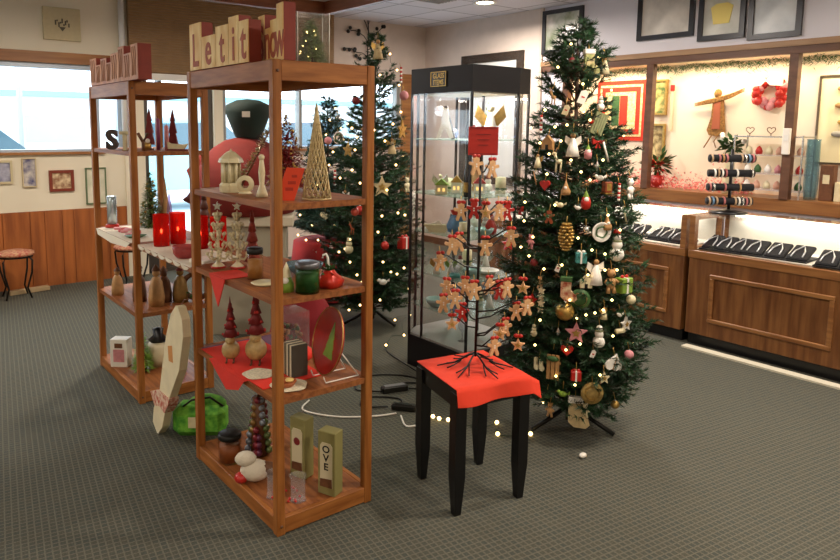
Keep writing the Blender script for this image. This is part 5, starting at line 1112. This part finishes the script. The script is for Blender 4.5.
Zb = .0695
put('jar_candle', 'brown jar candle with a black lid on the bottom shelf of the near unit', 'candle', (1.262, 2.78, Zb), P_jar(.052, .135, gclear, mat('brown_wax', '#8a4a22', .45), blackm))
t = thing('bauble_tree', 'cone of many coloured baubles on the bottom shelf of the near unit', 'miniature tree', (1.40, 2.76, Zb)); rr = random.Random(31)
bcols = [mat('plum', '#6a3550', .3, .3), mat('bronze_ball', '#8d6c3c', .3, .5), mat('steel_ball', '#8c94a0', .3, .5), mat('wine', '#7d2630', .3, .3), mat('moss_ball', '#5d6b3a', .35, .3)]
for c_ in range(5):
    for k in range(13):
        i = (k*5+c_) % 8; z = .03+i*.034; r = .052*(1-i*.09)
        a = k*2.1+c_*1.3; MB().sph((0, 0, 0), .0165, 10).build('bauble', bcols[c_], t, (r*math.cos(a), r*math.sin(a), z))
MB().lathe([(0, 0), (.04, 0), (.03, .28), (0, .29)], n=12).build('core', brown, t)
t = thing('plush_bird', 'white and red plush bird lying at the left edge of the bottom shelf', 'plush toy', (1.262, 2.55, Zb), -.5)
MB().sph((.01, 0, .05), .05, 14, (1.3, .9, .95)).sph((-.03, 0, .105), .036, 12, (1.3, 1, .9)).build('body', mat('plush_white', '#d9cfbc', .9, bump=.4, nscale=90), t); MB().sph((-.05, -.01, .025), .03, 10, (1, 1, .8)).build('red_hat', redp, t); MB().tube([(.03, 0, .06), (.10, 0, .05), (.12, 0, .01)], .02, 8, [.03, .03, .015]).build('brown_wing', brown, t)
def giftbox(loc, rz, label, h, word):
    t = thing('gift_box', label, 'box', loc, rz); w_, d = .085, .062
    MB().box((0, 0, h/2), (w_, d, h), None, .003).build('carton', mat('olive_card', '#8c8550', .7, noise=.06, nscale=12), t)
    lb = MB().prism([(-.03, .035), (.03, .035), (.03, h*.78), (.02, h*.83), (-.02, h*.83), (-.03, h*.78)], .002, T(0, -d/2-.001, 0)).build('window_label', mat('label_paper', '#cfc4a2', .6), t)
    if word: text('lettering', '\n'.join(word), .042, blackm, lb, (0, -d/2-.0025, h*.68), (PI/2, 0, 0), .0006, 1.1, .001)
    else: MB().sph((0, -d/2-.003, h*.62), .018, 10, (1, .15, 1)).build('printed_cherries', dred, lb)
    MB().prism([(-.03, .036), (.03, .036), (.028, .075), (-.028, .07)], .002, T(0, -d/2-.0025, 0)).build('printed_scene', brown, lb)
    return t
giftbox((1.462, 2.475, Zb), R_(-72), 'olive green gift box with a cherry picture, bottom shelf, farther of the two', .27, '')
giftbox((1.485, 2.282, Zb), R_(-66), 'olive green gift box with a stacked-letter label, bottom shelf, nearer the front rail', .275, 'OVE')
t = thing('glass_candle_holder', 'clear glass candle holder with red glitter hearts behind the front corner post', 'candle holder', (1.31, 2.34, Zb)); rr = random.Random(5)
for q, (x, y) in enumerate(((-.03, .05), (.035, -.03))): MB().lathe([(0, 0), (.035, 0), (.03, .01), (.03, .09), (.036, .105)], (x, y, 0), 18).build('glass', gl2, t)
f = MB()
for k in range(18): f.sph((rr.uniform(-.05, .06), rr.uniform(-.05, .07), .006+rr.uniform(0, .008)), .006, 6)
f.build('red_beads', redp, t)
# ================================================================== BRIDGE + FAR UNIT ITEMS
rg = glass('red_glass', '#f04a38', .15, .55, '#cf1c14'); ZB = .93
t = thing('white_runner', 'white scalloped cloth runner on the board between the units', 'cloth', (1.2, 3.03, ZB)); f = MB(); f.bb(.0, .02, .0005, .3, .77, .003)
for k in range(7): f.prism(circ(.05, 12, 0, 0, PI, 2*PI), .002, T(-.002, .08+k*.105, .002) @ RZ(-PI/2) @ Matrix.Diagonal((1, 1, .45, 1)))
f.build('cloth', mat('off_white_cloth', '#ddd3c0', .85), t)
for (x, y, lb) in ((1.295, 3.69, 'red glass hurricane candle nearest the far unit post'), (1.40, 3.72, 'red glass hurricane candle second from the far unit'), (1.44, 3.50, 'red glass hurricane candle just left of the near unit post'), (1.51, 3.42, 'red glass hurricane candle seen right of the near unit left post')):
    t = thing('hurricane_candle', lb, 'candle', (x, y, ZB+.003)); MB().lathe([(0, 0), (.042, 0), (.044, .03), (.043, .17), (.045, .175)], n=24).build('glass', rg, t)
    MB().lathe([(0, .004), (.026, .004), (.026, .07), (0, .07)], n=14).build('candle', mat('pillar_wax', '#e8b090', .5), t); MB().sph((0, 0, .082), .007, 8, (1, 1, 1.8)).build('flame', mat('flame', '#ffd9a0', .5, emit=12), t)  # small glowing bead added inside to brighten the red glass
put('pink_glass_bowl', 'pink ridged glass bowl on the white runner', 'bowl', (1.27, 3.29, ZB+.003), [('bowl', MB().lathe([(0, 0), (.04, 0), (.055, .02), (.06, .06), (.055, .06), (.035, .006), (0, .006)], n=30, wob=.02), glass('pink_glass', '#f0a8a8', .15, .4, '#c96a6a'))])
put('napkin_stack', 'small stack of folded napkins at the near end of the runner', 'napkins', (1.31, 3.12, ZB+.003), [('napkins', MB().box((0, 0, .01), (.12, .11, .02), RZ(.3), .004), whitec)])
put('pillar_candle', 'tall shiny silver-blue pillar candle on the left end of the far unit', 'candle', (1.28, 4.56, ZB), [('pillar', MB().lathe([(0, 0), (.03, 0), (.03, .2), (.026, .205), (0, .2)], n=20), mat('silver_blue', '#b9ccd6', .2, .5)), ('red_holder', MB().lathe([(0, 0), (.045, 0), (.04, .02), (.031, .025), (.031, 0)], n=20), redp)])
t = thing('white_runner', 'white cloth runner spread on the middle shelf of the far unit', 'cloth', (VX, VY, ZB)); f = MB(); f.bb(.002, .06, .0005, .3, .75, .002); f.add([(-.004, .06, .002), (-.004, .75, .002), (-.01, .7, -.03), (-.012, .4, -.045), (-.01, .12, -.03)], [(0, 1, 2, 3, 4)])
f.build('cloth', MATS['off_white_cloth'], t); rr = random.Random(14)
for k in range(9): tag(MB().lathe([(0, 0), (.022, 0), (.024, .008), (.018, .014), (0, .016)], n=12, wob=.08).build('candy', redp if k % 2 else pink, None, (VX+.06+rr.uniform(0, .1), 4.14+k*.037, ZB+.0025)), ('red' if k % 2 else 'pink')+' round candy on the white runner of the far unit', 'candy', ('red' if k % 2 else 'pink')+' candies on the far unit runner')
put('holly_plate', 'small green leaf dish at the front of the far unit runner', 'dish', (1.27, 4.06, ZB+.003), [('dish', MB().lathe([(0, 0), (.045, .002), (.06, .012), (0, .008)], n=14, wob=.15), leafg)])
t = thing('tabletop_tree', 'green tabletop tree with golden balls on the far unit', 'miniature tree', (1.50, 4.45, ZB)); minitree(t, .36, .085, 1300, .035, leafg, 8).build('foliage', mat('olive_green', '#5e7434', .6, noise=.3, nscale=20), t); MB().lathe([(0, 0), (.03, 0), (.02, .04), (.006, .3), (0, .32)], n=10).build('trunk', bark, t)
rr = random.Random(1); 
for k in range(26): z = rr.uniform(.02, .3); a = rr.uniform(0, 2*PI); q = .083*(1-z/.37); MB().sph((0, 0, 0), .009, 6).build('gold_ball', gold, t, (q*math.cos(a), q*math.sin(a), z))
put('cone_tree', 'tan wooden cone tree right of the green tabletop tree', 'miniature tree', (1.585, 4.42, ZB), [('cone', MB().lathe([(0, 0), (.04, 0), (.02, .15), (0, .33)], n=16), tanw), ('foot', MB().lathe([(.04, 0), (.045, .004), (.04, .01)], n=16), brown)])
put('cone_tree', 'dark brown carved tree above the red candles', 'miniature tree', (1.575, 3.76, ZB), P_conetree(.30, .055, mat('umber', '#5c3428', .6, noise=.3, nscale=40)))
put('cone_tree', 'lilac glass cone tree between the tan and the brown trees', 'miniature tree', (1.53, 4.2, ZB), [('cone', MB().lathe([(0, 0), (.03, 0), (0, .28)], n=16), glass('lilac_glass', '#d8c8e0', .2, .35, '#b8a0c0'))])
put('glass_bowl', 'clear glass bowl beneath the lilac cone tree', 'bowl', (1.47, 4.05, ZB), [('bowl', MB().lathe([(0, 0), (.03, 0), (.05, .05), (.055, .09)], n=20), MATS['bluish_glass'])])
Zt = 1.4455
t = thing('letter_ornament', 'dark curly letter S ornament on the top shelf of the far unit', 'letter ornament', (1.22, 4.22, Zt), -.75)
text('letter', 'S', .155, mat('dark_letter', '#3a2620', .5), t, (-.02, 0, .006), (PI/2, 0, 0), .012, 1, .006)
put('letter_ornament', 'pale letter T figure beside the dark curly S', 'letter ornament', (1.235, 4.08, Zt), [('letter', MB().box((0, 0, .05), (.018, .02, .1)).box((0, 0, .1), (.06, .02, .018)), ivory)], rz=-.75)
put('letter_ornament', 'brown letter Y figure behind the front post, top shelf of the far unit', 'letter ornament', (1.30, 3.96, Zt), [('letter', MB().tube([(0, 0, 0), (0, 0, .05), (.03, 0, .1)], .009, 6).tube([(0, 0, .05), (-.03, 0, .1)], .009, 6), brown)], rz=-.75)
def redtree(loc, h, label): put('cone_tree', label, 'miniature tree', loc, [('tree_form', MB().prism([(-.03, .03), (.03, .03), (.016, .1), (.024, .1), (.01, .17), (.015, .17), (0, h), (-.015, .17), (-.01, .17), (-.024, .1), (-.016, .1)], .02), dred), ('trunk', MB().box((0, 0, .016), (.014, .014, .032)), brown), ('foot', MB().lathe([(0, 0), (.025, 0), (.02, .006), (0, .006)], n=12), brown)], rz=-.6)
redtree((1.40, 4.14, Zt), .245, 'flat dark red tree on the left of the top shelf, far unit'); redtree((1.51, 4.05, Zt), .24, 'flat dark red tree farther right on the top shelf, far unit')
put('taper_candle', 'mauve taper candle between the flat red trees', 'candle', (1.435, 4.09, Zt), [('taper', MB().lathe([(0, 0), (.012, 0), (.011, .18), (0, .19)], n=12), mat('mauve', '#8d4266', .5)), ('wick', MB().tube([(0, 0, .188), (0, 0, .2)], .0015, 4), blackm)])
put('taper_candle', 'pink frosted taper candle just right of the mauve one', 'candle', (1.46, 4.02, Zt), [('taper', MB().lathe([(0, 0), (.014, 0), (.012, .14), (0, .15)], n=12), pink), ('wick', MB().tube([(0, 0, .148), (0, 0, .16)], .0015, 4), blackm)])
put('duck_figurine', 'yellow and white little figurine behind the front post of the far unit', 'figurine', (1.35, 4.04, Zt), [('body', MB().sph((0, 0, .025), .025, 10), gold), ('head', MB().sph((0, -.01, .055), .014, 8), whitec)])
put('sleigh_figurine', 'low cream sleigh figurine at the right of the far unit top shelf', 'figurine', (1.49, 3.93, Zt), [('sleigh', MB().prism([(-.05, .01), (.04, .01), (.06, .04), (.04, .035), (-.04, .04), (-.055, .05)], .04), ivory), ('runner', MB().prism([(-.055, 0), (.055, 0), (.06, .008), (-.055, .008)], .045), dred)], rz=-.6)
Zl = .5305
rr = random.Random(40)
for k, (x, y, h, r, m_, lb) in enumerate(((1.24, 4.36, .18, .036, tanw, 'tan wooden lantern on the lower shelf of the far unit, leftmost'), (1.30, 4.12, .24, .04, brown, 'tall brown carved santa on the lower shelf of the far unit'), (1.35, 3.96, .25, .045, tanw, 'large tan carved snowman beside the front post, lower shelf'), (1.42, 4.03, .22, .045, brown, 'brown carved bear in the middle of the far unit lower shelf'), (1.50, 3.97, .23, .045, mat('antique_gold', '#8d6a35', .45, .4, noise=.3, nscale=40), 'antique gold carved angel on the right of the lower shelf'))):
    put('carved_figure', lb, 'figurine', (x, y, Zl), [('body', MB().lathe([(0, 0), (r, 0), (r*1.05, h*.2), (r*.8, h*.55), (r*.45, h*.68), (0, h*.7)], n=14, wob=.06), m_), ('head', MB().sph((0, 0, h*.78), r*.5, 10), m_), ('hat', MB().lathe([(r*.6, h*.84), (r*.5, h*.88), (0, h)], n=12), dred if k in (1, 4) else brown)])
put('round_wreath', 'small round brown wreath with green leaves leaning at the right of the lower shelf', 'wreath', (1.585, 3.93, Zl), [('ring', MB().lathe([(.07, -.012), (.09, -.004), (.09, .012), (.07, .016), (.06, 0), (.07, -.012)], n=28, M=T(0, 0, .093) @ RZ(-.6) @ RX(PI/2), wob=.02), brown), ('leaf_sprig', leaves(30, (-.03, -.02, .05), .03, .03, random.Random(8)), leafg)])
put('photo_box', 'white box with a pink picture on the bottom shelf of the far unit', 'box', (1.245, 4.35, Zb), [('carton', MB().box((0, 0, .09), (.11, .08, .18), None, .003), whitec), ('picture', MB().box((0, -.041, .075), (.07, .003, .08)), pink), ('brown_label', MB().box((0, -.041, .14), (.05, .003, .03)), brown)], rz=-.7)
t = thing('tabletop_tree', 'lime green bead tree on the bottom shelf of the far unit', 'miniature tree', (1.32, 4.17, Zb)); minitree(t, .25, .06, 700, .03, lime, 18).build('foliage', lime, t); MB().lathe([(0, 0), (.03, 0), (.01, .2), (0, .22)], n=10).build('trunk', bark, t)
put('ceramic_pot', 'cream round pot with a dark lid on the bottom shelf of the far unit', 'pot', (1.44, 4.22, Zb), [('pot', MB().lathe([(0, 0), (.05, 0), (.08, .06), (.075, .13), (.05, .16), (0, .16)], n=20), mat('cream_pot', '#c9bc9a', .4)), ('lid', MB().lathe([(.055, .16), (.06, .17), (.03, .2), (.035, .24), (0, .25)], n=16, wob=.06), black)])
put('glass_bowl', 'clear bowl with silver stars in the back of the bottom shelf, far unit', 'bowl', (1.55, 4.15, Zb), [('bowl', MB().lathe([(0, 0), (.03, 0), (.06, .08), (.065, .14)], n=18), MATS['bluish_glass'])])
# hanging towel / stuffed door hanger
t = thing('door_hanger', 'long ivory stuffed hanging decoration with a red gingham bow between the shelf units', 'hanging decoration', (1.16, 3.2, 0))
HP = [(-0.118, 0.75), (-0.049, 0.696), (0.028, 0.567), (0.098, 0.383), (0.143, 0.258), (0.245, 0.122), (0.267, 0.039), (0.198, -0.007), (0.125, 0.061), (0.065, 0.183), (0.004, 0.259), (-0.133, 0.436), (-0.196, 0.614), (-0.189, 0.698), (-0.143, 0.746)]
HB = [(0.276, 0.205), (0.152, 0.25), (-0.002, 0.253), (0.014, 0.217), (0.075, 0.154), (0.145, 0.167), (0.221, 0.146)]
HS = [(0.004, 0.522), (-0.05, 0.537), (-0.057, 0.454), (-0.004, 0.448)]
Q = RZ(PI/2)
MB().prism([(x, z) for x, z in HP], .04, Q).build('ivory_body', mat('muslin', '#e4d6b2', .85, noise=.1, nscale=14, bump=.3), t)
MB().prism(HB, .05, Q).build('gingham_bow', mat('gingham', '#b5462f', .8, col2='#e2cdb4', nscale=55), t)
MB().prism(HS, .044, Q).build('printed_figure', mat('orange_print', '#c98a4a', .8), t)
MB().tube([(0, HP[0][0]+.004, HP[0][1]-.01), (.02, HP[0][0]-.0, HP[0][1]+.02), (.032, HP[0][0]-.03, HP[0][1]+.03)], .003, 5).build('hanging_cord', brown, t)
# green bag
t = thing('gift_bag', 'bright green woven bag lying on the carpet between the shelf units', 'bag', (1.33, 3.28, 0), R_(-35))
gm = mat('green_weave', '#7cc23e', .7, col2='#3c8a24', nscale=26)
MB().box((0, 0, .08), (.27, .15, .16), None, .035).build('body', gm, t); MB().sph((.03, .02, .15), .06, 12, (1.7, 1, .8)).build('folded_top', gm, t)
MB().box((-.02, -.088, .09), (.05, .006, .055)).build('paper_tag', ivory, t); MB().tube([(-.1, -.03, .14), (-.03, -.06, .2), (.06, -.05, .21), (.12, -.02, .15)], .006, 6).build('handle', blackm, t)
# ================================================================== BEHIND: plush figure on pedestal, red table
put('pedestal', 'pale grey display pedestal under the red-coated figure', 'pedestal', (2.42, 4.92, 0), [('body', MB().box((0, 0, .42), (.62, .5, .84)), mat('pedestal_grey', '#a9a28e', .8)), ('white_top', MB().box((0, 0, .88), (.74, .6, .08), None, .01), mat('pedestal_top', '#d9cfb8', .7))], rz=-.55)
t = thing('santa_figure', 'large stuffed figure in a red coat and dark green cap, back turned, on the pedestal', 'stuffed figure', (2.42, 4.95, .921), -.55); t.scale = (1, 1, 1.1)
MB().lathe([(0, 0), (.38, 0), (.40, .1), (.39, .25), (.33, .38), (.24, .46), (.15, .51), (0, .54)], n=28, wob=.012).build('red_coat', mat('santa_red', '#7e2016', .85, noise=.2, nscale=8, bump=.3), t)
for q in (-1, 1): MB().tube([(q*.24, 0, .38), (q*.37, -.03, .25), (q*.40, -.1, .08)], .08, 10, [.1, .09, .07]).build('sleeve', MATS['santa_red'], t)
MB().sph((.06, 0, .55), .09, 14).build('head', mat('dark_hair', '#2a2422', .9), t)
MB().lathe([(.10, .53), (.115, .56), (.14, .62), (.175, .70), (.17, .755), (.09, .79), (0, .80)], (.03, 0, 0), 22).build('green_cap', mat('dark_green_felt', '#1c2e28', .8), t)
MB().box((.03, -.176, .69), (.06, .004, .04)).build('cap_tag', whitec, t)
f = MB()
for k in range(30): a = R_(200+k*4.6); f.sph((.25*math.cos(a), .25*math.sin(a), .39+.02*math.sin(k)), .012, 6)
f.build('beaded_trim', mat('violet_bead', '#8a5a9a', .3, .3), t)
t = thing('round_table', 'round table under a dark red cloth carrying the smaller tree', 'table', (3.46, 5.36, 0)); MB().lathe([(0, .545), (.30, .545), (.315, .535), (.34, .3), (.36, .02)], n=36, wob=.025).build('red_cloth', mat('deep_red_cloth', '#a51d1c', .85, noise=.15, nscale=8), t); MB().lathe([(0, 0), (.2, 0), (.03, .04), (.03, .50), (.29, .52), (.29, .54), (0, .54)], n=24).build('table_base', brown, t)
put('gift_bag', 'dark red velvet sack on the floor behind the lower shelf', 'bag', (2.35, 3.95, 0), [('sack', MB().lathe([(0, 0), (.2, 0), (.23, .15), (.19, .35), (.1, .5), (.13, .58)], n=24, wob=.05), mat('velvet_red', '#8c1720', .85))])
# ================================================================== CORDS, POWER STRIP, FLOOR LIGHTS
t = thing('power_strip', 'black power strip with a shiny top lying on the carpet behind the near unit', 'power strip', (2.50, 3.13, 0), R_(-15)); MB().box((0, 0, .02), (.17, .05, .04), None, .008).build('body', blackm, t); MB().box((0, 0, .041), (.13, .03, .003)).build('outlet_face', mat('outlet', '#77787c', .3), t)
t = thing('power_strip', 'black plug adapter on the carpet where the fairy lights plug in', 'power strip', (2.37, 2.88, 0), R_(-50)); MB().box((0, 0, .018), (.14, .045, .036), None, .008).build('body', blackm, t); MB().box((.0, 0, .037), (.1, .025, .003)).build('outlet_face', blackm, t)
def cord(pts, r, m, label, name='extension_lead'): return tag(MB().tube(pts, r, 6).build(name, m), label, 'cord')
def smooth(P, n=6):
    out = []
    for i in range(len(P)-1):
        p0, p1, p2, p3 = P[max(i-1, 0)], P[i], P[i+1], P[min(i+2, len(P)-1)]
        for k in range(n):
            u = k/n; out.append(tuple(.5*((2*p1[j])+(-p0[j]+p2[j])*u+(2*p0[j]-5*p1[j]+4*p2[j]-p3[j])*u*u+(-p0[j]+3*p1[j]-3*p2[j]+p3[j])*u**3) for j in range(3)))
    return out+[tuple(P[-1])]
cord(smooth([(2.58, 3.1, .012), (2.7, 3.02, .008), (2.78, 3.08, .007), (2.9, 3.7, .007), (3.0, 3.85, .007)]), .005, blackm, 'black cord running from the power strip towards the far tree')
cord(smooth([(2.42, 3.15, .012), (2.32, 3.28, .007), (2.5, 3.42, .007), (2.7, 3.3, .007), (2.75, 3.12, .007), (2.62, 3.2, .007)]), .005, blackm, 'black cord looping on the carpet behind the near unit')
cord(smooth([(2.31, 2.95, .012), (2.2, 3.05, .007), (2.3, 3.14, .007), (2.44, 3.02, .007), (2.40, 2.93, .008)]), .005, blackm, 'black cord looped beside the plug adapter')
cord(smooth([(2.30, 2.86, .007), (2.18, 2.9, .006), (2.0, 3.02, .006), (1.9, 3.2, .006), (2.0, 3.3, .006)]), .005, whitec, 'white extension cord curving on the carpet behind the near unit')
cord(smooth([(2.30, 2.82, .007), (2.24, 2.70, .006), (2.3, 2.66, .006), (2.27, 2.56, .006)]), .005, whitec, 'short white cord end beside the floor lights')
pts = [(2.39, 2.72, .012), (2.37, 2.68, .012), (2.43, 2.70, .012), (2.44, 2.66, .012), (2.47, 2.62, .012), (2.55, 2.46, .012), (2.66, 2.44, .012), (2.56, 2.34, .012), (2.70, 2.24, .012)]
t = thing('light_string', 'warm fairy lights trailing on the carpet behind the black table', 'string lights', (0, 0, 0)); MB().tube(smooth([(x, y, .006) for x, y, z in pts]), .0022, 4).build('wire', MATS['green_wire'], t)
for p in pts: MB().sph(p, .011, 8).build('bulb', bulbm, t)
t = thing('extension_lead', 'small pale glass night light ornament on the carpet under the main tree', 'ornament', (2.72, 1.93, 0)); t.name = 'fallen_ornament'; MB().sph((0, 0, .014), .016, 10, (1.4, 1, .8)).build('body', whitec, t); MB().box((.02, 0, .006), (.012, .01, .01)).build('cap', gold, t)
t['label'] = 'small white ornament fallen on the carpet in front of the main tree'
